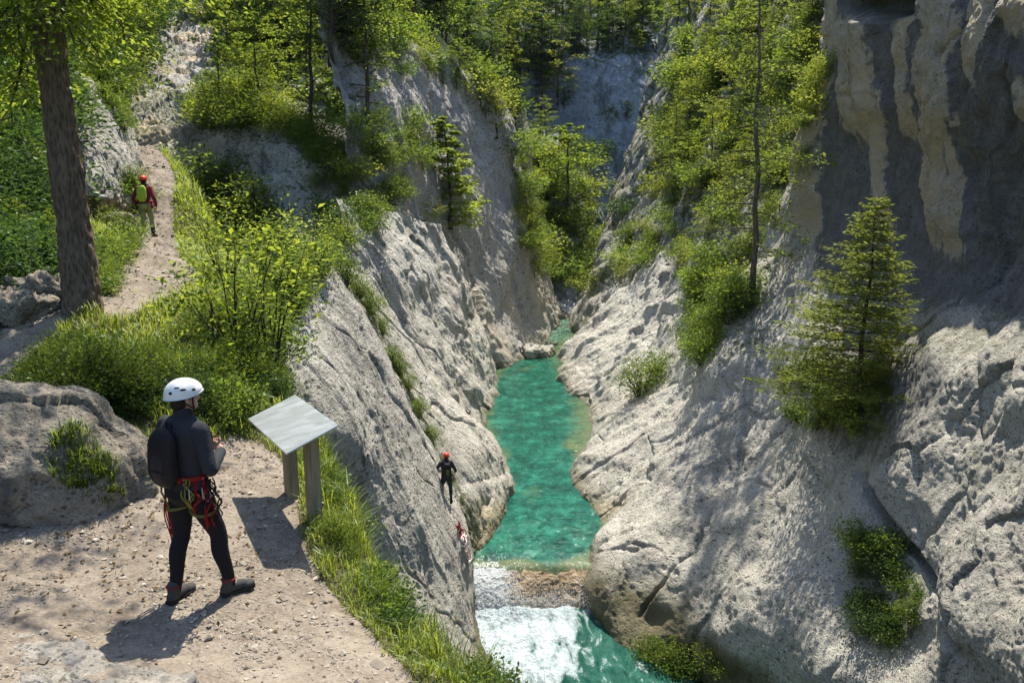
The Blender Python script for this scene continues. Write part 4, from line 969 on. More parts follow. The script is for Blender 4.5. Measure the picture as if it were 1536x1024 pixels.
dk_ = {'tree_c': 'dark tree on the ledges of the shadowed head wall', 'tree_b': 'green tree on the ledges of the shadowed head wall'}
scatter(44, [(845, 0), (1010, 0), (1000, 72), (940, 85), (860, 85)], ['tree_c', 'tree_b'], (34, 58), dk_, 'trees on the shadowed head wall', (1., 1.4), 4, mind=14)
scatter(9, [(845, 150), (1000, 150), (960, 330), (900, 380), (850, 240)], ['tree_c', 'sh_c'], (18, 34), {'tree_c': 'small dark tree rooted in a crack of the shadowed head wall', 'sh_c': 'dark bush rooted in a crack of the shadowed head wall'}, 'growth in cracks of the shadowed wall', (1., 1.4), 5, mind=30, stuff='sh')
# right hillside
rh = {'tree_a': 'bright small tree on the scrubby right hillside', 'tree_d': 'yellow small tree on the scrubby right hillside', 'tree_e': 'airy tree on the scrubby right hillside', 'larch': 'pale needle tree on the scrubby right hillside'}
scatter(44, [(1060, -20), (1240, -20), (1200, 120), (1150, 250), (1100, 330), (1020, 330), (1005, 290), (1040, 160)], ['tree_a', 'tree_d', 'tree_e', 'larch'], (55, 105), rh, 'trees on the right hillside', (.9, 1.25), 6, [4, 4, 3, 2], mind=20)
rs = {'sh_a': 'bright bush in the scrub of the right hillside', 'sh_d': 'yellow bush in the scrub of the right hillside', 'sh_b': 'green bush in the scrub of the right hillside'}
scatter(125, [(1030, 60), (1235, 20), (1215, 200), (1150, 330), (1130, 440), (1060, 470), (1000, 380), (945, 440), (925, 410), (975, 270)], ['sh_a', 'sh_d', 'sh_b'], (22, 48), rs, 'scrub on the right hillside', (1., 1.5), 7, [3, 4, 2], mind=11, stuff=True)
gb = {'sh_b': 'green bush in the leafy gully below the tall thin tree', 'sh_n': 'bright small leaved bush in the leafy gully below the tall thin tree'}
scatter(26, [(1060, 420), (1130, 430), (1115, 470), (1080, 500), (1060, 545), (1035, 540), (1040, 470)], ['sh_b', 'sh_n'], (34, 58), gb, 'bushes of the leafy gully', (.9, 1.3), 8, mind=9)
# left wall tops
wt = {'sh_a': 'bright bush on the ledges along the top of the left wall', 'sh_b': 'green bush on the ledges along the top of the left wall', 'sh_c': 'dark bush on the ledges along the top of the left wall', 'sh_d': 'yellowish bush on the ledges along the top of the left wall'}
scatter(34, [(500, 190), (600, 170), (650, 260), (715, 318), (690, 340), (640, 332), (590, 325), (540, 360), (490, 370), (460, 300)], ['sh_a', 'sh_b', 'sh_c', 'sh_d'], (24, 48), wt, 'bushes along the left wall top', (1., 1.5), 9, [4, 4, 2, 2], mind=11, stuff='sh')
w4 = {'sh_b': 'green bush on the rim of the tall left wall', 'sh_d': 'yellowish bush on the rim of the tall left wall', 'tree_c': 'dark small tree on the rim of the tall left wall', 'tree_a': 'bright small tree on the rim of the tall left wall'}
scatter(44, [(480, -10), (600, 40), (680, 90), (770, 150), (778, 190), (740, 185), (690, 140), (640, 120), (590, 110), (520, 100)], ['sh_b', 'sh_d', 'tree_c', 'tree_a'], (26, 60), w4, 'growth on the rim of the tall wall', (.9, 1.3), 10, [3, 2, 3, 4], mind=14, stuff='sh')
scatter(14, [(770, 240), (800, 330), (826, 420), (800, 420), (770, 330)], ['sh_b', 'sh_d'], (16, 34), {'sh_b': 'small green tuft on the right edge of the tall left wall', 'sh_d': 'small yellow tuft on the right edge of the tall left wall'}, 'tufts on the edge of the tall wall', (1, 1.4), 11, mind=14, stuff='sh')
lt = {'sh_a': 'bright bush on the mossy cross wall', 'sh_n': 'small leaved bright bush on the mossy cross wall', 'tree_a': 'young bright tree on the mossy cross wall', 'sh_d': 'yellowish bush on the mossy cross wall'}
scatter(34, [(280, 150), (400, 150), (450, 195), (530, 260), (530, 300), (460, 225), (400, 192), (290, 192)], ['sh_a', 'sh_n', 'tree_a', 'sh_d'], (32, 66), lt, 'growth on the mossy cross wall', (.9, 1.4), 12, [4, 4, 1, 2], mind=10, stuff='sh')
us = {'sh_c': 'dark bush among the rocks of the far grey slope', 'tree_a': 'bright small tree among the rocks of the far grey slope', 'sh_a': 'bright bush among the rocks of the far grey slope'}
scatter(30, [(170, 0), (265, 5), (215, 90), (165, 150), (165, 60)], ['sh_c', 'tree_a', 'sh_a'], (40, 80), us, 'growth on the far grey slope', (.9, 1.3), 13, mind=12, stuff='sh')
scatter(14, [(335, 20), (420, 40), (430, 130), (350, 130), (330, 90)], ['sh_c', 'tree_a', 'sh_a'], (50, 110), us, 'growth on the far grey slope', (.9, 1.3), 14, mind=14, stuff='sh')
# shady slope on the left
ls_ = {'sh_c': 'dark leafy bush on the shady slope left of the big trunk', 'sh_nd': 'small leaved green bush on the shady slope left of the big trunk', 'tree_c': 'dark young tree on the shady slope left of the big trunk', 'tree_a': 'bright young tree on the shady slope left of the big trunk'}
scatter(110, [(-60, 60), (100, 40), (160, 110), (120, 130), (60, 240), (90, 400), (50, 440), (-60, 470)], ['sh_c', 'sh_nd', 'tree_c', 'tree_a'], (44, 105), ls_, 'growth on the shady left slope', (1., 1.4), 15, [5, 5, 1, 1], mind=13, stuff=True)
lu = {'tree_a': 'bright tree on the slope above the tilted slab', 'tree_c': 'dark tree on the slope above the tilted slab', 'tree_e': 'airy tree on the slope above the tilted slab'}
scatter(26, [(-80, -60), (190, -60), (200, 70), (150, 110), (60, 60), (-60, 40)], ['tree_a', 'tree_c', 'tree_e'], (150, 240), lu, 'trees on the shady left slope', (.9, 1.2), 16, mind=22)
scatter(12, [(130, 110), (180, 150), (196, 190), (185, 200), (150, 140)], ['sh_a', 'fern'], (18, 34), {'sh_a': 'small bright bush on the crest of the tilted slab', 'fern': 'small low fern on the crest of the tilted slab'}, 'growth on the tilted slab', (1, 1.4), 17, mind=8)
# ------------------------------------------------------------------ hero trees
def big_trunk():
    r = root('tree', tuple(W(125, 473, 12.2)), 'tall straight brown trunked tree at the left of the trail with an overhanging crown', 'tree'); o0 = np.array(r.location)
    K = np.array([W(125, 492, 12.2), W(125, 470, 12.2), W(119, 410, 12.1), W(106, 300, 11.85), W(92, 200, 11.62), W(78, 100, 11.4), W(70, 0, 11.2), W(60, -160, 10.9), W(50, -420, 10.4), W(46, -700, 10.)]) - o0
    R = np.array([.34, .28, .235, .205, .19, .182, .172, .15, .11, .04]); t = np.linspace(0, 1, 10); ts = np.linspace(0, 1, 220)
    C = hermite(t, K, ts); rr = np.interp(ts, t, R); seg = 72
    mb = MB(); mb.tube(C, rr, seg); V = np.concatenate(mb.V); n = len(C) * seg
    ax = np.concatenate([np.repeat(C, seg, 0), C[:1], C[-1:]]); N = V - ax; N /= np.linalg.norm(N, axis=1)[:, None] + 1e-9
    S = V * np.array([1, 1, .32]); d = .03 * ridged(S / .085, 2) + .012 * fbm(V / .05, 3) + .04 * fbm(V / .6, 2)
    f1, f2, i_ = worley(S / .11); d += .02 * sstep(0, .25, f2 - f1) - .01
    base = np.concatenate([np.repeat(np.clip(.9 - np.linspace(0, 12, len(C)), 0, 1), seg), [0, 0]]); ang = np.arctan2(N[:, 1], N[:, 0]); d += base * .10 * np.cos(ang * 5 + 1)
    V[:n] += (N * d[:, None])[:n]
    tr = link('trunk', mesh_np('trunk', V, [np.concatenate(mb.Q), np.concatenate(mb.T)], M['bark_big']), r)
    rng = np.random.RandomState(77); tb = MB(); Cl, D = [], []
    def limb(p0, p1, r0, sub, lv, spread, sag=.25):
        p0 = np.array(p0); p1 = np.array(p1); ln = np.linalg.norm(p1 - p0); s = np.linspace(0, 1, 9)[:, None]
        pts = p0 + (p1 - p0) * s + np.array([0, 0, sag * ln]) * (s - s ** 2) + rng.normal(0, .02 * ln, (9, 3)) * s
        tb.tube(pts, np.linspace(r0, .008, 9), 6, False)
        for j in range(sub):
            q = rng.uniform(.25, 1.); fi = q * 8; i0 = min(int(fi), 7); b = pts[i0] + (pts[i0 + 1] - pts[i0]) * (fi - i0)
            dd = rng.normal(size=3) * [1, 1, .35] + (p1 - p0) / ln * .5; dd[2] -= .25; dd /= np.linalg.norm(dd); sl = spread * rng.uniform(.5, 1.2)
            w_ = np.linspace(0, 1, 5)[:, None]; tw = b + dd * sl * w_ + np.array([0, 0, -.35 * sl]) * w_ ** 2; tb.tube(tw, np.linspace(.012, .003, 5), 4, False)
            m = int(lv * rng.uniform(.6, 1.4)); u_ = .15 + .85 * rng.rand(m, 1)
            c = b + dd * sl * u_ + np.array([0, 0, -.35 * sl]) * u_ ** 2 + rng.normal(size=(m, 3)) * np.array([.16, .16, .10])
            Cl.append(c); D.append(np.repeat(dd[None], m, 0))
    def atz(z): return np.array([np.interp(z, C[:, 2], C[:, 0]), np.interp(z, C[:, 2], C[:, 1]), z])
    # low limbs whose tips hang into the picture
    for (x, y, zc, zs) in ((150, 20, 11.5, 5.6), (235, -10, 12.5, 5.9), (20, 40, 10.5, 5.3), (-60, 120, 10.5, 5.0), (110, 60, 10.2, 5.4), (-20, 10, 12.5, 6.0), (190, 60, 13.5, 5.9), (40, 110, 13.0, 5.3), (-90, 40, 12, 5.2), (280, -40, 11.0, 6.3), (60, 0, 9.6, 6.0), (10, 190, 13.2, 4.8)):
        limb(atz(zs), W(x, y, zc) - o0, .055, 13, 42, .75, .2)
    # higher limbs, out of the picture, that shade the trail
    for k in range(20):
        z = 6.2 + 4.4 * rng.rand(); a = k * 2.399; ln = rng.uniform(2.2, 4.2)
        limb(atz(z), atz(z) + [math.cos(a) * ln, math.sin(a) * ln, rng.uniform(-.3, .9)], .06, 11, 34, .9, .15)
    for (x, y, z) in ((2.2, -2.2, 7.2), (3.4, -1.2, 6.9), (.6, -3.4, 7.6), (3.0, -3.2, 8.4), (4.4, .3, 7.6), (4.2, -4.2, 7.6), (5.2, -3.2, 7.4), (3.2, -4.8, 8.2), (1.6, -4.6, 7.2), (5.6, -4.4, 8.4)):
        limb(atz(7.4), atz(7.4) * [1, 1, 0] + [x, y, z], .07, 16, 30, .9, .12)
    tb.build('limb', M['bark_dark'], r); Cc = np.concatenate(Cl); V, Q = leaf_mesh(Cc, .105 * rng.uniform(.6, 1.25, len(Cc)), rng, dirs=np.concatenate(D), droop=.2)
    leaf_obj('crown', V, Q, M['leaf'], r, rng, .9)
M['bark_big'] = mat_bark('bark_furrowed', (.055, .040, .030), (.215, .155, .112), 1.7)
big_trunk()

def larch_tall():
    h = hit(1128, 440); zc = h[2]; b = h[0]; H = 510 / F * zc
    r = broadleaf(41, H, 2.5, .12, 60, 7, 17, .15, M['larch'], M['bark'], .14, up=.1, prof=lambda t: (.55 + .45 * math.sin(2.2 * t + .5)) * (1 - .5 * t ** 3), curve=.3, clump=.35, flat=.4)
    r['label'] = 'tall thin tree with a bare curved foot on the edge of the leafy gully'
    r.location = tuple(b - np.array([0, 0, .3])); r.rotation_euler = (0, -.015, 0)
M['larch'] = mat_leaf('larch_spray', lrp((.035, .07, .018), (.07, .12, .025), (.12, .165, .04)), ((.16, .27, .03, 1), (.32, .40, .06, 1)), .5)
larch_tall()
def hero_spruce():
    h = hit(1285, 606); zc = h[2]; H = 322 / F * zc
    r = conifer(52, H, 2.75, .085, M['needle'], M['bark_dark'], 29, 7, 15, 12, .135, start=.04, droop=.20, power=.85, asp=.30, side=(3.3, .3), thin=.95)
    r.name = 'spruce'; r['label'] = 'young bright green spruce growing alone on the dark streaked right wall'; r['category'] = 'tree'
    r.location = tuple(h[0] - np.array([0, 0, .25])); return zc
hero_spruce()

# ------------------------------------------------------------------ growth on the ledge
ba = {'sh_c': 'dark broad leaved bush on the mound between boulder and big trunk', 'fern': 'low ferny clump on the mound between boulder and big trunk', 'sh_n': 'small leaved bright bush on the mound between boulder and big trunk', 'sh_nd': 'darker small leaved bush on the mound between boulder and big trunk'}
scatter(24, [(50, 575), (75, 540), (130, 520), (200, 520), (250, 560), (255, 620), (180, 625), (100, 580)], ['fern', 'sh_n', 'sh_nd', 'sh_c'], (16, 54), ba, 'growth on the mound', (1., 1.4), 21, [3, 3, 3, 2], mind=11)
at_px('dome', 150, 600, 100, 'rounded mossy looking bush mound below the big trunk', sink=.05, wide=1.05)
at_px('dome', 222, 560, 55, 'smaller rounded bush behind the big bush mound', sink=.05)
at_px('dome', 85, 570, 62, 'low rounded bush on the boulder side of the big bush mound', sink=.05)
bb = {'sh_nd': 'dark small leaved bush on the bank behind the information board', 'sh_a': 'bright leafy bush on the bank behind the information board', 'sh_n': 'small leaved bush on the bank behind the information board', 'sh_b': 'green leafy bush on the bank behind the information board', 'fern': 'ferny clump on the bank behind the information board'}
scatter(32, [(235, 520), (310, 470), (400, 470), (425, 520), (415, 600), (380, 640), (320, 640), (270, 590)], ['sh_a', 'sh_n', 'sh_b', 'fern', 'sh_nd'], (26, 84), bb, 'growth on the bank', (.8, 1.2), 22, [4, 3, 3, 2, 3], mind=13)
bt = {'sh_a': 'bright leafy bush on the grassy slope right of the trail', 'sh_n': 'small leaved bush on the grassy slope right of the trail', 'sh_d': 'yellowish bush on the grassy slope right of the trail'}
scatter(46, [(300, 280), (345, 335), (400, 410), (450, 450), (430, 500), (375, 495), (345, 460), (332, 415), (316, 350)], ['sh_a', 'sh_n', 'sh_d'], (16, 34), bt, 'growth right of the trail', (.9, 1.4), 23, [4, 3, 2], mind=9)
scatter(12, [(310, 270), (350, 270), (410, 340), (410, 400), (350, 350)], ['sh_a', 'sh_b'], (40, 80), {'sh_a': 'bright bush leaning over the drop beside the trail', 'sh_b': 'green bush leaning over the drop beside the trail'}, 'bushes leaning over the drop', (1, 1.4), 24, mind=14)
sl_ = {'sh_a': 'bright bush along the top of the long grey slab', 'sh_b': 'green bush along the top of the long grey slab', 'fern': 'low ferny clump along the top of the long grey slab'}
scatter(26, [(380, 470), (420, 420), (480, 388), (505, 395), (470, 430), (440, 470), (410, 530), (400, 560)], ['sh_a', 'sh_b', 'fern'], (24, 46), sl_, 'growth on top of the long slab', (.9, 1.4), 25, mind=10)
for k, (x, y, hp, l) in enumerate(((358, 545, 260, 'tallest many stemmed sapling with bright leaves rising from the bank'), (402, 545, 250, 'many stemmed sapling with bright leaves right of the tallest one on the bank'), (345, 490, 90, 'bushy sapling at the lower right edge of the trail'),
        (440, 455, 150, 'bright leaved sapling over the top of the long grey slab'), (470, 412, 110, 'bright leaved sapling leaning out over the gorge at the slab top'), (415, 440, 150, 'slender sapling between the bank and the slab top'), (340, 420, 150, 'small sapling standing up from the grassy slope'), (505, 398, 90, 'small bright sapling on the far tip of the slab top'))):
    at_px('sap', x, y, hp, l, wide=1.15)
scatter(9, [(178, 300), (200, 270), (205, 330), (198, 390), (172, 400)], ['fern', 'sh_n'], (26, 48), {'fern': 'ferny tuft between the tilted slab and the trail', 'sh_n': 'small leaved bush between the tilted slab and the trail'}, 'growth between slab and trail', (1, 1.4), 26, mind=8)
scatter(10, [(145, 380), (165, 380), (160, 425), (150, 455)], ['fern', 'sh_n'], (30, 50), {'fern': 'ferny tuft beside the big trunk on the trail edge', 'sh_n': 'small leaved bush beside the big trunk on the trail edge'}, 'growth beside the big trunk', (1, 1.4), 27, mind=8, stuff='sh')
scatter(22, [(-60, 380), (95, 380), (92, 440), (40, 430), (-60, 470)], ['sh_c', 'sh_nd'], (50, 95), {'sh_c': 'dark leafy bush at the foot of the shady slope left of the trunk', 'sh_nd': 'small leaved bush at the foot of the shady slope left of the trunk'}, 'growth at the foot of the shady slope', (1, 1.4), 28, mind=10, stuff='sh')
for k in range(48):
    y_ = 4.7 + 6.5 * (k + rnd.random()) / 48; x_ = float(edge_x(y_)) + rnd.uniform(-.45, .25); p_ = drop(x_, y_)
    if p_ is None or p_[2] < 7.5: continue
    kd = rnd.choice(['fern', 'sh_n', 'sh_a']); H_ = rnd.uniform(.14, .44)
    place(kd, tuple(p_ - np.array([0, 0, .05])), H_, rnd.uniform(0, 6.28), {'fern': 'small low fern in the grass at the ledge drop', 'sh_n': 'small leaved weed in the grass at the ledge drop', 'sh_a': 'broad leaved weed in the grass at the ledge drop'}[kd], 'weeds along the ledge drop', None, rnd.uniform(.8, 1.2))
for k, (x, y, hp) in enumerate(((556, 470, 40), (572, 500, 34), (590, 545, 30), (612, 585, 30), (628, 620, 26), (648, 660, 26), (520, 425, 44), (538, 445, 40), (600, 560, 26))):
    at_px('sh_n' if k % 2 else 'sh_a', x, y, hp, 'small plant rooted in the mossy gully between the two nearest slabs' if k % 2 else 'small broad leaved plant rooted in the mossy gully between the two nearest slabs', 'plants in the gully between the slabs')
# right bank
at_px('sh_n', 962, 590, 62, 'green plant hanging from the rock rib above the pool', wide=1.1)
at_px('sh_b', 985, 560, 40, 'small green plant just above the one hanging over the pool')
ni = {'sh_b': 'green leafy plant in the mossy niche of the right wall', 'sh_c': 'dark leafy plant in the mossy niche of the right wall', 'sh_a': 'bright leafy plant in the mossy niche of the right wall'}
scatter(20, [(1262, 800), (1340, 790), (1385, 890), (1350, 985), (1290, 940)], ['sh_b', 'sh_c', 'sh_a'], (26, 52), ni, 'plants in the mossy niche', (.9, 1.3), 29, mind=12)
scatter(11, [(955, 970), (1075, 985), (1080, 1015), (1020, 1020), (960, 985)], ['sh_d', 'sh_a', 'fern'], (24, 42), {'sh_d': 'yellow-green plant hanging over the water at the foot of the right bank', 'sh_a': 'bright plant hanging over the water at the foot of the right bank', 'fern': 'low fern hanging over the water at the foot of the right bank'}, 'plants at the foot of the right bank', (1, 1.5), 30, mind=9)
cf = {'sh_d': 'yellowish scrub around the foot of the lone spruce', 'sh_nd': 'dark green scrub around the foot of the lone spruce', 'fern': 'ferny scrub around the foot of the lone spruce'}
scatter(34, [(1160, 560), (1330, 545), (1345, 620), (1300, 650), (1200, 640), (1155, 600)], ['sh_d', 'sh_nd', 'fern'], (18, 36), cf, 'scrub around the lone spruce', (.9, 1.4), 31, mind=12)
scatter(16, [(1180, 130), (1245, 40), (1250, 110), (1205, 260), (1165, 340), (1150, 330)], ['sh_d', 'sh_a'], (30, 56), {'sh_d': 'yellow bush hanging on the left edge of the streaked wall', 'sh_a': 'bright bush hanging on the left edge of the streaked wall'}, 'bushes on the edge of the streaked wall', (.9, 1.3), 32, mind=12, stuff='sh')

# ------------------------------------------------------------------ grass, gravel, dead leaves
def blades(C, Hh, rng, bend=.5, wd=.010):
    n = len(C); a = rng.rand(n) * 6.283; d = np.c_[np.cos(a), np.sin(a), np.zeros(n)]; s = np.c_[-np.sin(a), np.cos(a), np.zeros(n)]
    Hh = Hh[:, None]; wd = (wd * (.6 + .8 * rng.rand(n)))[:, None]; bd = (bend * rng.uniform(.3, 1.3, n))[:, None]; z = np.array([[0, 0, 1.]])
    m = C + z * Hh * .55 + d * Hh * bd * .28; t = C + z * Hh * (1 - .35 * bd) + d * Hh * bd
    V = np.stack([C - s * wd, C + s * wd, m + s * wd * .75, m - s * wd * .75, t + s * wd * .12, t - s * wd * .12], 1).reshape(-1, 3)
    k = np.arange(n)[:, None] * 6; Q = np.concatenate([k + [0, 1, 2, 3], k + [3, 2, 4, 5]], 1).reshape(-1, 4); return V, Q
def bench_points(n, rng, wfun):
    A = np.linalg.norm(np.cross(BENCH[1:, :-1] - BENCH[:-1, :-1], BENCH[:-1, 1:] - BENCH[:-1, :-1]), axis=2)
    Wt = (A * wfun(BENCH[:-1, :-1], BENCH_PATH[:-1, :-1])).ravel(); idx = rng.choice(len(Wt), n, p=Wt / Wt.sum()); r_, c_ = np.unravel_index(idx, A.shape)
    u_, v_ = rng.rand(n, 1), rng.rand(n, 1)
    return BENCH[r_, c_] * (1 - u_) * (1 - v_) + BENCH[r_ + 1, c_] * u_ * (1 - v_) + BENCH[r_, c_ + 1] * (1 - u_) * v_ + BENCH[r_ + 1, c_ + 1] * u_ * v_
rng = np.random.RandomState(21)
def wgrass(B, pth):
    x, y = B[..., 0], B[..., 1]; e = x - edge_x(y.ravel()).reshape(y.shape)
    return np.where((y > 3.) & (pth < .35) & (e > -4.5 - .1 * y) & (e < .32), 1. / (2.0 + .12 * np.clip(y, 4, 40) ** 1.5), 0)
G = bench_points(100000, rng, wgrass); qx, qy, zc = PX(G)
ed = G[:, 0] - edge_x(G[:, 1]); pat = fbm(G / .6, 3)
hh = (.07 + .11 * rng.rand(len(G))) * (1 + .9 * np.clip(pat, -.6, 1)) * np.interp(G[:, 1], [4, 9, 20, 40], [1., 1.05, 1.5, 2.])
hh *= (1 + .7 * sstep(-.6, -.05, ed)) * (.55 + .9 * sstep(-.2, .3, fbm(G / .22 + 3, 2)))
V, Q = blades(G, hh, rng, .6, np.interp(G[:, 1], [4, 9, 20, 40], [.0045, .006, .012, .02]))
v = np.clip(.35 + .4 * rng.rand(len(G)) + .4 * fbm(G / 1.1 + 8, 2), 0, 1)
link('grass', mesh_np('grass', V, Q, M['grass'], False, dict(v=np.repeat(v, 6))), kind='stuff', label='bright green grass growing along the trail and the ledge edge')
# thin grasses fringing the path
def wfr(B, pth): return np.where((B[..., 1] > 3) & (pth > .05) & (pth < .75) & (B[..., 1] < 30), 1. / np.clip(B[..., 1], 4, 30), 0)
G = bench_points(5200, rng, wfr); V, Q = blades(G, .05 + .09 * rng.rand(len(G)), rng, .8, np.interp(G[:, 1], [4, 9, 30], [.004, .005, .014]))
link('grass', mesh_np('grass_fringe', V, Q, M['grass'], False, dict(v=np.repeat(.4 + .6 * rng.rand(len(G)), 6))), kind='stuff', label='thin short grass fringing the footpath')
# seed stalks over the drop
Gs = np.array([(x_, y_, 0) for x_, y_ in zip(rng.uniform(-.75, .42, 150), rng.uniform(4.3, 5.3, 150))]); Gs[:, 0] = edge_x(Gs[:, 1]) + rng.uniform(-.35, .2, 150)
Gs = np.array([p for p in (drop(g[0], g[1]) for g in Gs) if p is not None and p[2] > 8]); V, Q = blades(Gs, rng.uniform(.28, .52, len(Gs)), rng, .45, .0028)
link('grass', mesh_np('grass_stalks', V, Q, M['dead'], False, dict(v=np.repeat(rng.rand(len(Gs)) * .5, 6))), kind='stuff', label='dry thin seed stalks standing over the drop in the near corner')
# gravel on the near path
def wgr(B, pth): return np.where((B[..., 1] > 2.5) & (pth > .5), (.15 + sstep(-.05, .3, fbm(B.reshape(-1, 3) / .7 + 4, 3)).reshape(pth.shape)) / np.clip(B[..., 1], 3.5, 40) ** 1.1, 0)
G = bench_points(21000, rng, wgr); n = len(G); ico = np.array([(1, 0, 0), (-1, 0, 0), (0, 1, 0), (0, -1, 0), (0, 0, 1), (0, 0, -1), (.6, .6, .5), (-.6, .6, .5), (-.6, -.6, .5), (.6, -.6, .5)], float)
T = np.array([(6, 4, 9), (6, 7, 4), (7, 8, 4), (8, 9, 4), (0, 2, 6), (2, 1, 7), (1, 3, 8), (3, 0, 9), (0, 6, 9), (2, 7, 6), (1, 8, 7), (3, 9, 8)])
rs_ = rng.lognormal(-5.0, .6, n) * np.interp(G[:, 1], [4, 10, 30], [1., 1.3, 2.6]); rs_ = np.minimum(rs_, .06)
V = ico[None] * rs_[:, None, None] * rng.uniform(.6, 1.3, (n, 1, 3)) * [1, 1, .7]; V += rng.normal(0, 1, V.shape) * rs_[:, None, None] * .12
ca, sa = np.cos(a_ := rng.rand(n) * 6.28)[:, None], np.sin(a_)[:, None]; V = np.stack([V[..., 0] * ca - V[..., 1] * sa, V[..., 0] * sa + V[..., 1] * ca, V[..., 2]], -1) + G[:, None] + [0, 0, .002]
def mat_gravel():
    m = NT('gravel_stone'); a = m.attr('v'); m.bsdf(m.ramp(a, [(0, (.16, .14, .115)), (.5, (.28, .24, .185)), (1, (.42, .375, .31))]), .9, m.bump(m.noise(m.coord(), 60, 4), .4, .01), .2); return m.m
link('gravel', mesh_np('gravel', V.reshape(-1, 3), (T[None] + np.arange(n)[:, None, None] * 10).reshape(-1, 3), mat_gravel(), False, dict(v=np.repeat(rng.rand(n), 10))), kind='stuff', label='loose pale stones strewn over the footpath')
def wli(B, pth):
    x, y = B[..., 0], B[..., 1]; d = np.exp(-((x + 3.1) ** 2 + (y - 6.3) ** 2) / 1.3) + .5 * np.exp(-((x + 2.6) ** 2 + (y - 8.6) ** 2) / .8) + .003
    return np.where((y > 3) & (y < 12) & (x < edge_x(y.ravel()).reshape(y.shape)), d, 0)
G = bench_points(750, rng, wli); V, Q = leaf_mesh(G + [0, 0, .012], rng.uniform(.02, .06, len(G)), rng, .6, .85)
link('leaf_litter', mesh_np('leaf_litter', V, Q, M['dead'], False, dict(v=np.repeat(rng.rand(len(G)), 4))), kind='stuff', label='brown dead leaves lying around the foot of the boulder')
# tuft of grass on the boulder
def tuft(px, py, zc, n, h, label, name='grass_tuft', rad=.16):
    c = W(px, py, zc); k = np.argmin(np.linalg.norm(BP - c, axis=1)); c = BP[k]; o = rng.normal(0, rad, (n, 3)) * [1, 1, 0]
    B_ = BP[np.linalg.norm(BP - c, axis=1) < .26]; near = np.array([B_[np.argmin(np.linalg.norm((B_ - c - q)[:, :2], axis=1))] for q in o])
    V, Q = blades(near - c, rng.uniform(.5, 1.1, n) * h, rng, .8, .005); ob = link(name, mesh_np(name, V, Q, M['grass'], False, dict(v=np.repeat(rng.rand(n) * .7, 6)))); ob.location = c
    ob['label'] = label; ob['category'] = 'grass tuft'
tuft(140, 668, 7.0, 520, .19, 'tuft of dark green grass growing on the right shoulder of the big boulder', rad=.12)
tuft(196, 700, 7.0, 220, .14, 'smaller grass tuft on the right edge of the big boulder behind the climber', rad=.06)

# ------------------------------------------------------------------ information board
def sign():
    cx, cy, cz, w, l, th, az = SIGN
    a = np.array([math.cos(az), math.sin(az), 0]); b = np.array([-a[1], a[0], 0]); s = b * math.cos(th) + np.array([0, 0, math.sin(th)]); nrm = np.cross(a, s); c = np.array([cx, cy, cz])
    R3 = np.stack([a, s, nrm], 1)
    p1, p2 = W(438, 741, 8.05), W(473, 786, 7.62)
    r = root('information_board', tuple((p1 + p2) / 2), 'blank brushed metal information board tilted on two wooden posts at the drop', 'sign'); o0 = np.array(r.location)
    mb = MB(); mb.box(c - o0 - nrm * .010, (w, l, .020), R3, .004); mb.build('panel', M['panel'], r, False)
    for p in (p1, p2):
        foot = p.copy(); k = (s @ (np.array([foot[0], foot[1], 0]) - c * [1, 1, 0])) ; t = ((foot - c) @ b) / math.cos(th); z = c[2] + t * math.sin(th) - .028
        top = np.array([p[0], p[1], z]); mid = (foot + top) / 2; Hh = top[2] - foot[2] + .35
        mb = MB(); R2 = np.stack([a, b, np.array([0, 0, 1.])], 1); mb.box(np.array([p[0], p[1], top[2] - Hh / 2]) - o0, (.115, .115, Hh), R2, .006); po = mb.build('post', M['wood'], r, False)
    for p in (p1, p2):
        t = ((p - c) @ b) / math.cos(th); q = c + s * t + a * ((p - c) @ a) - nrm * .023 - o0
        mb = MB(); mb.box(q - nrm * .004, (.09, .16, .008), R3, .002); mb.build('bracket', M['steel'], r, False)
def mat_panel():
    m = NT('brushed_metal'); v = m.coord(); n = m.noise(m.scale(v, (1.2, 5, 5)), 2.2, 3, .5, .5); f = m.noise(m.scale(v, (60, 4, 4)), 6, 4)
    m.bsdf(m.mix(f, (.56, .60, .65), (.70, .72, .74)), m.math('MULTIPLY_ADD', n, .35, .18), m.bump(m.noise(v, 3., 2), .05, .02), .5, .75); return m.m
def mat_wood():
    m = NT('weathered_wood'); v = m.coord(); n = m.noise(m.scale(v, (24, 24, 1.6)), 2, 6, .65); n2 = m.noise(v, 3, 3)
    m.bsdf(m.mix(n2, m.ramp(n, [(.3, (.13, .10, .065)), (.65, (.34, .26, .155))]), m.ramp(n, [(.3, (.16, .145, .11)), (.65, (.36, .31, .22))])), .85, m.bump(n, .5, .01), .2); return m.m
M['panel'] = mat_panel(); M['wood'] = mat_wood(); M['steel'] = mat_plain('steel', (.45, .46, .48), None, .35, 40, .1, .9)
SIGN = (-2.105, 7.236, 10.615, 1.174, .523, .337, -.983)
sign()
flush_stuff('undergrowth', 'mixed leafy scrub covering the steep slopes on both sides')
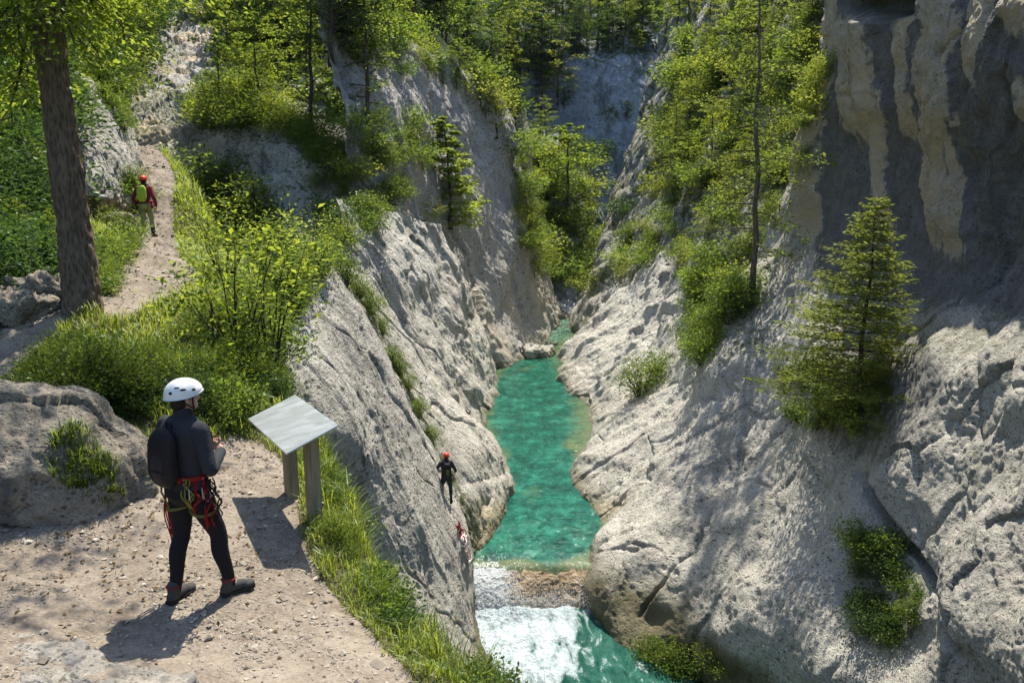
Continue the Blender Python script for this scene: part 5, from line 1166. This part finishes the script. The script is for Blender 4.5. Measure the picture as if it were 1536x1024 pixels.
# ------------------------------------------------------------------ people
def fused(name, mb, voxel, mat, parent, smooth=6, attrs=None, wr=None):
    """melt overlapping shapes into one continuous surface"""
    o = mb.build('tmp', None); md = o.modifiers.new('r', 'REMESH'); md.mode = 'VOXEL'; md.voxel_size = voxel
    sm = o.modifiers.new('s', 'SMOOTH'); sm.factor = .5; sm.iterations = smooth
    dg = bpy.context.evaluated_depsgraph_get(); dg.update(); me = bpy.data.meshes.new_from_object(o.evaluated_get(dg)); bpy.data.objects.remove(o)
    me.name = name; n = len(me.polygons); me.polygons.foreach_set('use_smooth', np.ones(n, bool)); me.materials.clear(); me.materials.append(mat)
    if wr:
        V = np.zeros(len(me.vertices) * 3); me.vertices.foreach_get('co', V); V = V.reshape(-1, 3); Nn = np.zeros(len(me.vertices) * 3); me.vertices.foreach_get('normal', Nn); V += Nn.reshape(-1, 3) * wr(V)[:, None]
        me.vertices.foreach_set('co', V.ravel())
    me.update(); return link(name, me, parent)

def limb_(mb, pts, rad, n=14, seg=16):
    pts = np.array(pts, float); t = np.concatenate([[0], np.cumsum(np.linalg.norm(np.diff(pts, axis=0), axis=1))]); ts = np.linspace(0, t[-1], n)
    P = hermite(t, pts, ts); r = np.interp(ts, t, rad); mb.tube(P, r, seg)
    mb.ball(P[0], r[0], 14, 10); mb.ball(P[-1], r[-1], 14, 10)

def loft_(mb, rows, seg=26):
    V = []
    for cx, cy, cz, rx, ry in rows:
        a = np.linspace(0, 2 * np.pi, seg, endpoint=False); V.append(np.c_[cx + rx * np.cos(a), cy + ry * np.sin(a), np.full(seg, cz)])
    n = len(rows); V = np.concatenate(V + [np.array([rows[0][:3], rows[-1][:3]])]); i = np.arange(n - 1)[:, None] * seg; j = np.arange(seg)[None]; k = (j + 1) % seg
    Q = np.stack([i + j, i + k, i + seg + k, i + seg + j], -1).reshape(-1, 4)
    T = [(n * seg, (q + 1) % seg, q) for q in range(seg)] + [(n * seg + 1, (n - 1) * seg + q, (n - 1) * seg + (q + 1) % seg) for q in range(seg)]
    mb.add(V, Q, T)

def torso_rows(p, off=0.):
    x, y = p['pelvis']; z = p.get('dz', 0); ln = p.get('lean', 0.)
    return [(x + dx, y + dy + ln * max(0, zz - .95), zz + z, rx + off, ry + off) for dx, dy, zz, rx, ry in ((0, 0, .82, .13, .10), (0, -.015, .89, .172, .128), (0, -.015, .96, .172, .122), (0, 0, 1.04, .150, .105), (0, .005, 1.12, .146, .102), (0, .005, 1.22, .162, .115), (0, 0, 1.32, .178, .122), (0, -.01, 1.40, .178, .108), (0, -.015, 1.45, .14, .085), (0, -.01, 1.485, .085, .07))]

def hand_(mb, wrist, aim, palm, curl, s=1.):
    """palm, four bent fingers of unequal length and a thumb leaving the side of the palm"""
    w = np.array(wrist, float); f = np.array(aim, float); f /= np.linalg.norm(f); n = np.array(palm, float); n -= f * (n @ f); n /= np.linalg.norm(n); sd = np.cross(f, n)
    R = np.stack([sd, f, n], 1); mb.ball(w + f * .045, (.040 * s, .052 * s, .016 * s), 14, 10, R)
    for k, (o, L) in enumerate(((-.028, .068), (-.010, .078), (.009, .073), (.026, .058))):
        b = w + f * .078 * s + sd * o * s; c1 = curl * .55; c2 = curl * 1.25; c3 = curl * 1.8; pts = [b - f * .02]; q = b
        for c, l in ((c1, .42), (c2, .33), (c3, .25)): q = q + (f * math.cos(c) + n * math.sin(c)) * L * l * s; pts.append(q)
        limb_(mb, pts, [.0098 * s, .0095 * s, .0085 * s, .0075 * s], 8, 10)
    b = w + f * .025 * s - sd * .034 * s; limb_(mb, [b, b - sd * .022 + f * .025 + n * .012, b - sd * .026 + f * .055 + n * .03], [.0125 * s, .011 * s, .009 * s], 7, 10)

def person(label, loc, rz, p, c, group=None, det=1, sc=1., tilt=0.):
    r = root('person', loc, label, 'person', group, rz); r.scale = (sc,) * 3; r.rotation_euler = (tilt, 0, rz)
    vx = .0075 if det else .014
    hx, hy, hz = p['head']; x0, y0 = p['pelvis']; ln = p.get('lean', 0.); dz = p.get('dz', 0)
    neck = np.array([x0, y0 + ln * .53 - .012, 1.46 + dz]); hc = np.array([hx, hy, hz]); yw = p.get('look', 0.); cy, sy = math.cos(yw), math.sin(yw)
    def hd(q): return hc + np.array([q[0] * cy - q[1] * sy, q[0] * sy + q[1] * cy, q[2]])
    Rh = np.array([[cy, -sy, 0], [sy, cy, 0], [0, 0, 1]])
    def legs(mb, off, s0=0, s1=1.):
        for sgn, L in ((-1, p['legL']), (1, p['legR'])):
            hip = np.array([x0 + sgn * .085, y0, .90 + dz]); kn, an = np.array(L[0]), np.array(L[1]); d = kn - hip
            cf = an + (kn - an) * .68 + np.array([0, -.018, 0])
            limb_(mb, [hip, hip + d * .45, kn, cf, an + (kn - an) * .3, an], np.array([.088, .079, .056, .056, .041, .037]) + off, 24, 18)
    def arms(mb, off, cuff=1.):
        for sgn, A in ((-1, p['armL']), (1, p['armR'])):
            sh = np.array([x0 + sgn * .175, y0 + ln * .46 - .01, 1.40 + dz]); el, wr = np.array(A[0]), np.array(A[1]); e2 = el + (wr - el) * cuff
            limb_(mb, [sh, sh + (el - sh) * .5, el, el + (wr - el) * .4, e2], np.array([.058, .049, .041, .038, .027]) + off, 22, 16)
    # body: one continuous skin
    mb = MB(); loft_(mb, torso_rows(p)); legs(mb, 0.); arms(mb, 0.)
    limb_(mb, [neck, neck + (hc - neck) * .5, hc + [0, 0, -.03]], [.06, .056, .055], 6)
    mb.ball(hc, (.074, .094, .112), 20, 14, Rh); mb.ball(hd((0, .035, -.06)), (.055, .058, .055), 16, 10, Rh); mb.ball(hd((0, .098, -.015)), (.012, .02, .024), 10, 8, Rh)
    mb.ball(hd((0, .078, .03)), (.05, .02, .014), 10, 8, Rh); mb.ball(hd((0, .086, -.062)), (.024, .012, .012), 10, 8, Rh)
    for sg in (-1, 1): mb.ball(hd((sg * .076, -.005, -.01)), (.010, .02, .032), 10, 8, Rh)
    for A in (p['armL'], p['armR']): hand_(mb, A[1], A[2], A[3], A[4], 1.0)
    for L in (p['legL'], p['legR']):
        an = np.array(L[1]); a = L[2]; f = np.array([math.sin(a), math.cos(a), 0]); limb_(mb, [an, an + f * .10 + [0, 0, -.055]], [.034, .024], 5)
    body = fused('body', mb, .0058 if det else .012, M['skin'], r, 3)
    for sg in (-1, 1):
        e = MB(); e.ball(hd((sg * .031, .084, .008)), .0125, 10, 8); e.build('eye', M['eye'], body)
    wrk = lambda a, l: (lambda V: a * (ridged(V * [1, 1, 1.6] / l, 3) + .6 * fbm(V / (l * .5) + 3, 2)))
    mb = MB(); loft_(mb, [q for q in torso_rows(p, .014) if q[2] - dz > .95]); arms(mb, .011, .97)
    limb_(mb, [neck + [0, 0, -.03], neck + (hc - neck) * .42], [.075, .066], 5); fused('jacket', mb, vx, M[c[0]], r, 5, wr=wrk(.0035, .09))
    mb = MB(); loft_(mb, [q for q in torso_rows(p, .010) if q[2] - dz < 1.08]); legs(mb, .008); tro = fused('trousers', mb, vx, M[c[1]], r, 5, wr=wrk(.0025, .08))
    for L in (p['legL'], p['legR']):
        an = np.array(L[1]); a = L[2]; f = np.array([math.sin(a), math.cos(a), 0]); s_ = np.array([f[1], -f[0], 0]); R = np.stack([s_, f, [0, 0, 1]], 1); g = an[2] - .085
        mb = MB(); base = np.array([an[0], an[1], g])
        mb.ball(base + f * -.03 + [0, 0, .045], (.040, .05, .05), 14, 10, R); mb.ball(base + f * .06 + [0, 0, .05], (.043, .09, .042), 14, 10, R); mb.ball(base + f * .14 + [0, 0, .035], (.046, .06, .032), 14, 10, R)
        limb_(mb, [base + f * -.01 + [0, 0, .05], base + f * -.012 + [0, 0, .125]], [.047, .050], 5); sh = fused('shoe', mb, .006 if det else .012, M[c[2]], r, 3)
        mb = MB(); k = [(-.078, .028), (-.065, .037), (-.02, .040), (.05, .044), (.13, .049), (.17, .040), (.195, .022)]; top = [base + f * y + s_ * w for y, w in k] + [base + f * y - s_ * w for y, w in reversed(k)]
        top = np.array(top); m = len(top); mb.add(np.concatenate([top + [0, 0, -.004], top + [0, 0, .022]]), [(i, (i + 1) % m, m + (i + 1) % m, m + i) for i in range(m)])
        mb.add(np.concatenate([top + [0, 0, -.004], [base + [0, 0, -.004]]]), [], [(m, (i + 1) % m, i) for i in range(m)]); mb.add(np.concatenate([top + [0, 0, .022], [base + [0, 0, .022]]]), [], [(m, i, (i + 1) % m) for i in range(m)])
        mb.build('sole', M['rubber'], sh, False)
        if det and c[5]:
            mb = MB(); mb.tube([base + f * -.012 + s_ * .052 * math.cos(q) + f * .050 * math.sin(q) + [0, 0, .128] for q in np.linspace(0, 6.283, 20)], .006, 6); mb.build('shoe_collar', M[c[5]], sh)
    # hair and helmet
    mb = MB(); mb.ball(hd((0, -.016, .012)), (.081, .090, .108), 18, 14, Rh); mb.ball(hd((0, -.055, -.045)), (.06, .045, .05), 14, 10, Rh); V = np.concatenate(mb.V)
    mb.V = [np.where(((V - hc) @ Rh)[:, 1:2] > .045, hc + (V - hc) * .8, V)]; mb.build('hair', M['hair'], r)
    hel = MB(); rows, seg = 14, 40; V = []
    for k in range(rows + 1):
        th = (math.pi * .5 + .16) * k / rows
        for j in range(seg):
            a = 2 * math.pi * j / seg; q = np.array([.112 * math.sin(th) * math.cos(a), .140 * math.sin(th) * math.sin(a) - .004, .112 * math.cos(th) + .038]); q[2] += (.028 * (k / rows) ** 3) * math.sin(a) * (1 if math.sin(a) > 0 else .5); V.append(hd(q))
    for j in range(seg):
        a = 2 * math.pi * j / seg; q = np.array([.120 * math.cos(a), .150 * math.sin(a) - .004, .022 + .026 * math.sin(a) * (1 if math.sin(a) > 0 else .5)]); V.append(hd(q))
    for j in range(seg):
        a = 2 * math.pi * j / seg; q = np.array([.100 * math.cos(a), .128 * math.sin(a) - .004, .026 + .026 * math.sin(a) * (1 if math.sin(a) > 0 else .5)]); V.append(hd(q))
    hel.add(V, [(k * seg + j, (k + 1) * seg + j, (k + 1) * seg + (j + 1) % seg, k * seg + (j + 1) % seg) for k in range(rows + 2) for j in range(seg)])
    ho = hel.build('helmet', M[c[3]], r)
    if det:
        for (ax_, el_, w, h_) in ((-2.5, .24, .012, .010), (-.95, .26, .013, .011), (-.62, .62, .020, .006), (-.25, .45, .024, .008), (.35, .34, .016, .010), (-2.75, .6, .020, .006), (2.6, .4, .02, .008)):
            q = np.array([.1125 * math.cos(el_) * math.cos(ax_), .1405 * math.cos(el_) * math.sin(ax_) - .004, .112 * math.sin(el_) + .038]); n = np.array([q[0] / .0127, (q[1] + .004) / .0197, (q[2] - .038) / .0125]); n /= np.linalg.norm(n); u_ = np.cross([0, 0, 1], n); u_ /= np.linalg.norm(u_); v_ = np.cross(n, u_)
            mb = MB(); mb.ball(hd(q), (w, h_, .003), 14, 8, Rh @ np.stack([u_, v_, n], 1)); mb.build('vent', M['black'], ho)
        for sg in (-1, 1):
            mb = MB(); mb.tube([hd((sg * .090, .03, .02)), hd((sg * .080, .035, -.04)), hd((sg * .055, .05, -.095)), hd((0, .055, -.118))], .006, 6); mb.tube([hd((sg * .090, -.05, .01)), hd((sg * .083, .0, -.045)), hd((sg * .066, .045, -.08))], .005, 6); mb.build('chin_strap', M['black'], ho)
    return r, hd

def fabric(name, c1, c2=None, rough=.85, sc=220, bump=.35): M[name] = mat_plain(name, c1, c2, rough, sc, bump, 0., .2, .002)
fabric('skin', (.50, .31, .23), (.44, .26, .19), .55, 60, .1); fabric('eye', (.6, .58, .55), None, .2); fabric('hair', (.022, .016, .012), (.012, .009, .007), .6, 120, .6)
fabric('black', (.012, .012, .014)); fabric('rubber', (.03, .028, .026), (.016, .015, .014)); fabric('jacket_dark', (.034, .037, .043), (.022, .024, .029)); fabric('leggings', (.014, .013, .018), (.009, .009, .012), .8)
fabric('shoe_grey', (.075, .075, .07), (.03, .03, .03)); fabric('helmet_white', (.72, .74, .74), (.68, .70, .70), .25, 20, .02); fabric('red', (.30, .012, .016), (.19, .009, .012), .75); fabric('pack_black', (.016, .013, .017), (.009, .008, .010), .6)
fabric('pack_pocket', (.03, .024, .032), (.018, .015, .02), .5); fabric('olive', (.14, .14, .035), (.10, .10, .025)); fabric('helmet_red', (.60, .06, .03), (.5, .05, .025), .35, 20, .02); fabric('maroon', (.20, .022, .05), (.13, .015, .035)); fabric('lime', (.36, .52, .04), (.28, .42, .03)); fabric('khaki', (.27, .31, .13), (.21, .25, .10)); fabric('boot_dark', (.05, .042, .04), (.03, .026, .025)); fabric('teal', (.10, .18, .2))
fabric('grey_trouser', (.045, .05, .06), (.03, .034, .042)); fabric('pale_rope', (.72, .66, .62), (.6, .5, .48)); fabric('yellow_rope', (.26, .21, .04), (.2, .16, .03))

def rotz(v, a): return np.array([v[0] * math.cos(a) - v[1] * math.sin(a), v[0] * math.sin(a) + v[1] * math.cos(a), v[2]])
def on_ground(px, py):
    h = hit(px, py); return h[0]
# --- the climber on the near path
RZ = math.radians(-27)
fl_, fr_ = on_ground(264, 900), on_ground(346, 889); org = fl_ * .5 + fr_ * .5
def loc_(P):
    d = P - org; return rotz(d, -RZ)
lL, lR = loc_(fl_), loc_(fr_); pel = lL[:2] * .62 + lR[:2] * .38 + [.015, .0]
def leg(f, pel, sgn, yaw, bend=.03):
    an = np.array([f[0], f[1], f[2] + .088]); hip = np.array([pel[0] + sgn * .085, pel[1], .90]); kn = (an + hip) / 2 + [sgn * .01, bend, .03]; return (kn, an, yaw)
px_, py_ = pel
P1 = dict(pelvis=(px_, py_), lean=.03, head=(px_ + .005, py_ + .035, 1.625), look=-.38, legL=leg(lL, pel, -1, math.radians(-5), .05), legR=leg(lR, pel, 1, math.radians(24), .04),
          armL=((px_ - .265, py_ + .03, 1.13), (px_ - .085, py_ + .27, 1.17), (.7, .45, .1), (.3, -.6, .4), .7), armR=((px_ + .265, py_ - .01, 1.12), (px_ + .105, py_ + .25, 1.15), (-.75, .4, .1), (-.3, -.6, .4), .7))
R1, HD1 = person('climber in a white helmet and dark clothes standing on the near path beside the boulder', tuple(org), RZ, P1, ('jacket_dark', 'leggings', 'shoe_grey', 'helmet_white', 'pack_black', 'red'))
def harness(r, p, det=1):
    x, y = p['pelvis']; ha = bpy.data.objects.new('harness', None)
    mb = MB(); a = np.linspace(0, 2 * math.pi, 48)
    ring = lambda rx, ry, z, tilt=0.: np.c_[x + rx * np.cos(a), y - .01 + ry * np.sin(a), z + tilt * np.cos(a)]
    V = []
    for z, o in ((1.015, .168), (1.035, .170), (1.06, .166)): V.append(ring(o, o * .74, z))
    V = np.array(V); n = len(a); Vi = V.copy(); Vi[..., 0] = x + (Vi[..., 0] - x) * .96; Vi[..., 1] = y - .01 + (Vi[..., 1] - y + .01) * .95; VV = np.concatenate([V, Vi[::-1]]); m = len(VV)
    mb.add(VV.reshape(-1, 3), [(i * n + j, i * n + j + 1, ((i + 1) % m) * n + j + 1, ((i + 1) % m) * n + j) for i in range(m) for j in range(n - 1)])
    hb = mb.build('harness', M['red'], r)
    for sg, L in ((-1, p['legL']), (1, p['legR'])):
        hip = np.array([x + sgn_off(sg), y, .90]); d = np.array(L[0]) - hip; d /= np.linalg.norm(d); c = hip + d * .14; u_ = np.cross(d, [0, 1, 0]); u_ /= np.linalg.norm(u_); w_ = np.cross(d, u_)
        mb = MB(); mb.tube([c + u_ * .095 * math.cos(q) + w_ * .095 * math.sin(q) + d * .03 * math.cos(q) * sg for q in np.linspace(0, 6.283, 28)], .013, 8); mb.build('leg_loop', M['olive'], hb)
        mb = MB(); mb.tube([np.array([x + sg * .12, y - .12, 1.03]), np.array([x + sg * .125, y - .14, .92]), c + w_ * .0 + np.array([0, -.095, .0])], .008, 6); mb.build('riser_strap', M['olive'], hb)
    return hb
def sgn_off(s): return s * .085
HB = harness(R1, P1)
rng = np.random.RandomState(8)
def hang(parent, start, n, L, mat, name, spread=.03, out=(0, 0), rad=.006, loop=True):
    mb = MB()
    for k in range(n):
        s = np.array(start) + rng.normal(0, .012, 3); l = L * rng.uniform(.7, 1.1); o = np.array([out[0] + rng.normal(0, spread), out[1] + rng.normal(0, spread), -l])
        w = rng.uniform(.02, .05); q = np.linspace(0, 1, 14)
        down = s + np.outer(q, o) + np.c_[w * np.sin(q * 3.1) + .012 * np.sin(q * 14 + k), .01 * np.cos(q * 11 + k), 0 * q]
        up = s + np.outer(q[::-1], o) - np.c_[w * np.sin(q[::-1] * 3.1), .012 * np.cos(q[::-1] * 9 + k), 0 * q]
        mb.tube(np.concatenate([down, up[1:]]) if loop else down, rad, 6)
    return mb.build(name, M[mat], parent)
hang(HB, (px_ + .185, py_ - .02, 1.03), 2, .40, 'red', 'sling', .015, (.03, .0), .006)
hang(HB, (px_ + .165, py_ - .06, 1.02), 2, .28, 'red', 'sling', .015, (.02, -.02), .006)
hang(HB, (px_ + .20, py_ + .03, 1.02), 5, .30, 'pack_black', 'gear_cord', .03, (.05, .0), .006)
hang(HB, (px_ + .12, py_ - .10, 1.03), 2, .22, 'yellow_rope', 'rope_loop', .02, (.02, -.02), .006)
hang(HB, (px_ - .19, py_ - .02, 1.03), 4, .56, 'red', 'lanyard', .02, (-.02, -.01), .0055)
hang(HB, (px_ - .02, py_ + .10, .97), 2, .36, 'red', 'lanyard', .02, (.0, .01), .006)
mb = MB(); mb.add(*(lambda V: (V, [(i * 2, i * 2 + 1, i * 2 + 3, i * 2 + 2) for i in range(len(V) // 2 - 1)]))(np.array([(px_ + .185 + .025 * s + .012 * math.sin(k * 1.3), py_ + .02 - .035 * s - .015 * k / 3, .98 - .055 * k) for k in range(7) for s in (-1, 1)])))
ob = mb.build('webbing', M['red'], HB); so_ = ob.modifiers.new('t', 'SOLIDIFY'); so_.thickness = .006
def carabiner(parent, c, R, s=1.):
    mb = MB(); q = np.linspace(0, 2 * math.pi, 26); pts = np.c_[.022 * s * np.cos(q), 0 * q, .045 * s * np.sin(q) * (1 - .15 * np.cos(q))] @ np.array(R).T + np.array(c); mb.tube(pts, .005 * s, 6); mb.build('carabiner', M['steel'], parent)
for k, (dx, dy, dzz) in enumerate(((.19, .05, .92), (.20, .0, .90), (.195, -.04, .93), (.15, -.12, .94), (-.18, .0, .93))):
    a = rng.rand() * 3; carabiner(HB, (px_ + dx, py_ + dy, dzz), np.array([[math.cos(a), -math.sin(a), 0], [math.sin(a), math.cos(a), 0], [0, 0, 1]]))
def backpack(label, loc, rz, rel, sc, mat, mat2, pocket=True, tilt=0.):
    """rel: position of the pack's back panel foot in the wearer's frame"""
    r = root('backpack', tuple(np.array(loc) + rotz(np.array(rel) * sc, rz)), label, 'backpack', None, rz); r.scale = (sc,) * 3; r.rotation_euler = (tilt, 0, rz)
    mb = MB(); H = .46
    for k in range(9):
        pass
    rows = []
    for t in np.linspace(0, 1, 16):
        e = (1 - abs(2 * t - 1) ** 4.5); rows.append((0, -.085 - .012 * math.sin(3.1 * t), t * H, .135 * (.50 + .5 * e) * (1 - .10 * t), .066 * (.35 + .65 * e) * (1.08 - .28 * t)))
    V = []; seg = 32
    for cx, cy, cz, rx, ry in rows:
        a = np.linspace(0, 2 * np.pi, seg, endpoint=False); c_, s_ = np.cos(a), np.sin(a); V.append(np.c_[cx + rx * np.sign(c_) * np.abs(c_) ** .6, cy + ry * np.sign(s_) * np.abs(s_) ** .6, np.full(seg, cz)])
    n = len(rows); V = np.concatenate(V + [np.array([rows[0][:3], rows[-1][:3]])]); i = np.arange(n - 1)[:, None] * seg; j = np.arange(seg)[None]; k = (j + 1) % seg
    V += .006 * np.c_[fbm(V / .07, 3), fbm(V / .07 + 9, 3), fbm(V / .07 + 19, 3)]
    mb.add(V, np.stack([i + j, i + k, i + seg + k, i + seg + j], -1).reshape(-1, 4), [(n * seg, (q + 1) % seg, q) for q in range(seg)] + [(n * seg + 1, (n - 1) * seg + q, (n - 1) * seg + (q + 1) % seg) for q in range(seg)])
    mb.build('bag', M[mat], r)
    if pocket:
        mb = MB(); mb.ball((0, -.138, .17), (.092, .030, .125), 20, 14); mb.build('pocket', M['pack_pocket' if mat2 == 'black' else mat2], r)
        mb = MB(); q = np.linspace(-1.2, 4.34, 26); mb.tube(np.c_[.094 * np.cos(q), -.150 + .012 * np.abs(np.sin(q)), .185 + .105 * np.sin(q)], .0035, 5); mb.build('zip', M['shoe_grey'], r)
        mb = MB(); mb.tube([(-.11, -.12, .33), (0, -.150, .345), (.11, -.12, .33)], .005, 6); mb.tube([(-.12, -.12, .09), (-.05, -.172, .14), (.05, -.172, .14), (.12, -.12, .09)], .004, 6); mb.build('compression_strap', M['black'], r)
    for sg in (-1, 1):
        mb = MB(); pts = np.array([(sg * .075, -.01, .41), (sg * .095, .05, .47), (sg * .11, .13, .475), (sg * .125, .225, .40), (sg * .135, .255, .27), (sg * .155, .20, .13), (sg * .145, .08, .05), (sg * .11, -.03, .03)])
        t = np.linspace(0, 1, 8); C = hermite(t, pts, np.linspace(0, 1, 30)); tg = np.gradient(C, axis=0); tg /= np.linalg.norm(tg, axis=1)[:, None]; wv = np.cross(tg, [0, 1, .2]); wv /= np.linalg.norm(wv, axis=1)[:, None] + 1e-9; wv = np.where(np.abs(wv[:, :1]) < .2, np.array([[sg, 0, 0]]), wv)
        wd = np.interp(np.linspace(0, 1, 30), [0, .5, .7, 1], [.028, .026, .012, .010])[:, None]; V = np.stack([C - wv * wd, C + wv * wd], 1).reshape(-1, 3); mb.add(V, [(q * 2, q * 2 + 1, q * 2 + 3, q * 2 + 2) for q in range(29)]); o = mb.build('shoulder_strap', M['black'], r); sd = o.modifiers.new('t', 'SOLIDIFY'); sd.thickness = .012; sd.offset = 0
    mb = MB(); mb.tube([(-.03, -.02, .455), (-.025, -.03, .49), (.025, -.03, .49), (.03, -.02, .455)], .007, 6); mb.build('grab_loop', M['black'], r)
    return r
backpack('black rucksack worn by the climber in the white helmet', org, RZ, (px_ - .005, py_ - .122, 1.055), .95, 'pack_black', 'black', tilt=-.05)
# --- the hiker up the trail
h2 = on_ground(222, 356)
P2 = dict(pelvis=(0, 0), lean=.10, head=(0, .075, 1.615), legL=((-.10, .06, .50), (-.10, -.03, .088), -.1), legR=((.11, .12, .51), (.12, .12, .088), .15), armL=((-.29, -.04, 1.12), (-.27, .10, .93), (.1, .35, -1), (1, 0, 0), .5), armR=((.30, -.06, 1.12), (.30, .05, .90), (-.1, .3, -1), (-1, 0, 0), .5))
R2, _ = person('hiker in a red helmet and maroon jacket walking away up the trail', tuple(h2), math.radians(4), P2, ('maroon', 'khaki', 'boot_dark', 'helmet_red', 'lime', None), det=0, sc=1.04)
mb = MB()
for L in (P2['legL'], P2['legR']): limb_(mb, [np.array(L[0]) * [1, 1, .78] + np.array([0, -.004, .02]), np.array(L[1]) + [0, 0, .06]], [.066, .054], 8)
mb.build('gaiters', M['grey_trouser'], R2); HB2 = harness(R2, P2); hang(HB2, (.2, .0, 1.03), 3, .22, 'red', 'sling', .02, (.05, 0), .012); hang(HB2, (-.19, .0, 1.03), 3, .24, 'pack_black', 'gear_cord', .02, (-.03, 0), .014)
backpack('lime green and black rucksack worn by the hiker in the red helmet', h2, math.radians(4), (0, -.125 + .03, 1.02), 1.04, 'lime', 'lime', False, -.10)
# --- the climber down on the slab
h3 = on_ground(671, 752)
P3 = dict(pelvis=(0, -.02), lean=.12, head=(.02, .08, 1.60), legL=((-.16, .20, .55), (-.14, .02, .30), -.3), legR=((.14, .12, .50), (.13, .0, .088), .3), armL=((-.34, .02, 1.20), (-.44, .20, 1.16), (-.4, .8, .1), (.2, .3, -.9), .6), armR=((.31, -.02, 1.14), (.33, .18, 1.02), (.1, .9, -.1), (-.2, .3, -.9), .6))
R3_, _ = person('small climber with a red helmet climbing down the pale slab above the pool', tuple(h3 + np.array([0, 0, -.05])), math.radians(12), P3, ('jacket_dark', 'grey_trouser', 'boot_dark', 'helmet_red', 'pack_black', None), det=0, sc=.82, tilt=-.12)
HB3 = harness(R3_, P3); hang(HB3, (.19, .0, 1.03), 3, .30, 'yellow_rope', 'rope_loop', .03, (.02, 0), .014)
backpack('black rucksack worn by the small climber on the pale slab', h3 + np.array([0, 0, -.05]), math.radians(12), (0, -.13, 1.02), .82, 'pack_black', 'olive', True, -.16)
def rope_bundle():
    r = root('climbing_rope', tuple(hit(692, 806)[0]), 'red and pale climbing rope heaped over the slab edge below the small climber', 'rope'); o0 = np.array(r.location)
    for nm, mt, pts, n in (('rope', 'red', ((683, 788), (686, 794), (690, 801), (693, 808)), 7), ('rope', 'pale_rope', ((690, 800), (693, 810), (697, 822), (701, 834), (699, 842)), 8)):
        base = [hit(*p) for p in pts]; base = np.array([b[0] + b[1] * .06 for b in base]) - o0
        for k in range(n if nm else 0):
            pass
        mb = MB()
        for k in range(n):
            q = hermite(np.linspace(0, 1, len(base)), base + rng.normal(0, .07, base.shape), np.linspace(0, 1, 30)); q += np.c_[.05 * np.sin(np.linspace(0, 9, 30) + k), .04 * np.cos(np.linspace(0, 8, 30) + k), .03 * np.sin(np.linspace(0, 12, 30) + 2 * k)]; mb.tube(q, .016, 6)
        mb.build('red_rope' if mt == 'red' else 'pale_rope', M[mt], r)
rope_bundle()
EXPO = 1.12
# ------------------------------------------------------------------ camera, sun, sky
cam = bpy.data.cameras.new('camera'); co = bpy.data.objects.new('camera', cam); COL.objects.link(co)
co.location = (0, 0, CAMZ); co.rotation_euler = (math.radians(90) - PITCH, 0, 0)
cam.sensor_width = 36; cam.lens = F / 1536 * 36; cam.clip_end = 2000; cam.clip_start = .1
SC.camera = co
el, az = math.radians(SUN_EL), math.radians(SUN_AZ)
S = Vector((math.sin(az) * math.cos(el), math.cos(az) * math.cos(el), math.sin(el)))
sl = bpy.data.lights.new('sun', 'SUN'); sl.energy = 4.4; sl.angle = math.radians(.53); sl.color = (1., .925, .79)
so = bpy.data.objects.new('sun', sl); COL.objects.link(so); so.rotation_euler = (-S).to_track_quat('-Z', 'Y').to_euler()
wd = bpy.data.worlds.new('World'); SC.world = wd; wd.use_nodes = True
bg = wd.node_tree.nodes['Background']; sky = wd.node_tree.nodes.new('ShaderNodeTexSky'); sky.sky_type = 'NISHITA'
sky.sun_disc = False; sky.sun_elevation = el; sky.sun_rotation = az; sky.air_density = 1.; sky.dust_density = .6
wd.node_tree.links.new(sky.outputs[0], bg.inputs[0]); bg.inputs[1].default_value = .14
SC.view_settings.view_transform = 'Standard'; SC.view_settings.look = 'None'; SC.view_settings.exposure = EXPO; SC.view_settings.gamma = 1
SC.cycles.max_bounces = 6; SC.cycles.diffuse_bounces = 3; SC.cycles.glossy_bounces = 2; SC.cycles.transmission_bounces = 4; SC.cycles.transparent_max_bounces = 8
SC.cycles.caustics_reflective = False; SC.cycles.caustics_refractive = False
SC.cycles.use_denoising = True
SC.cycles.sample_clamp_indirect = 6
SC.render.film_transparent = False
HAZE = .00005
# ------------------------------------------------------------------ air
hz = MB(); hz.box((10, 165, 45), (620, 560, 150)); m = NT('air'); pv = m.n('ShaderNodeVolumePrincipled'); pv.inputs['Density'].default_value = HAZE; pv.inputs['Color'].default_value = (.62, .80, 1., 1); pv.inputs['Anisotropy'].default_value = .1
m.t.links.new(pv.outputs[0], m.out.inputs[1]); hz.build('haze', m.m, None, False, kind='stuff', label='thin bluish air filling the gorge')
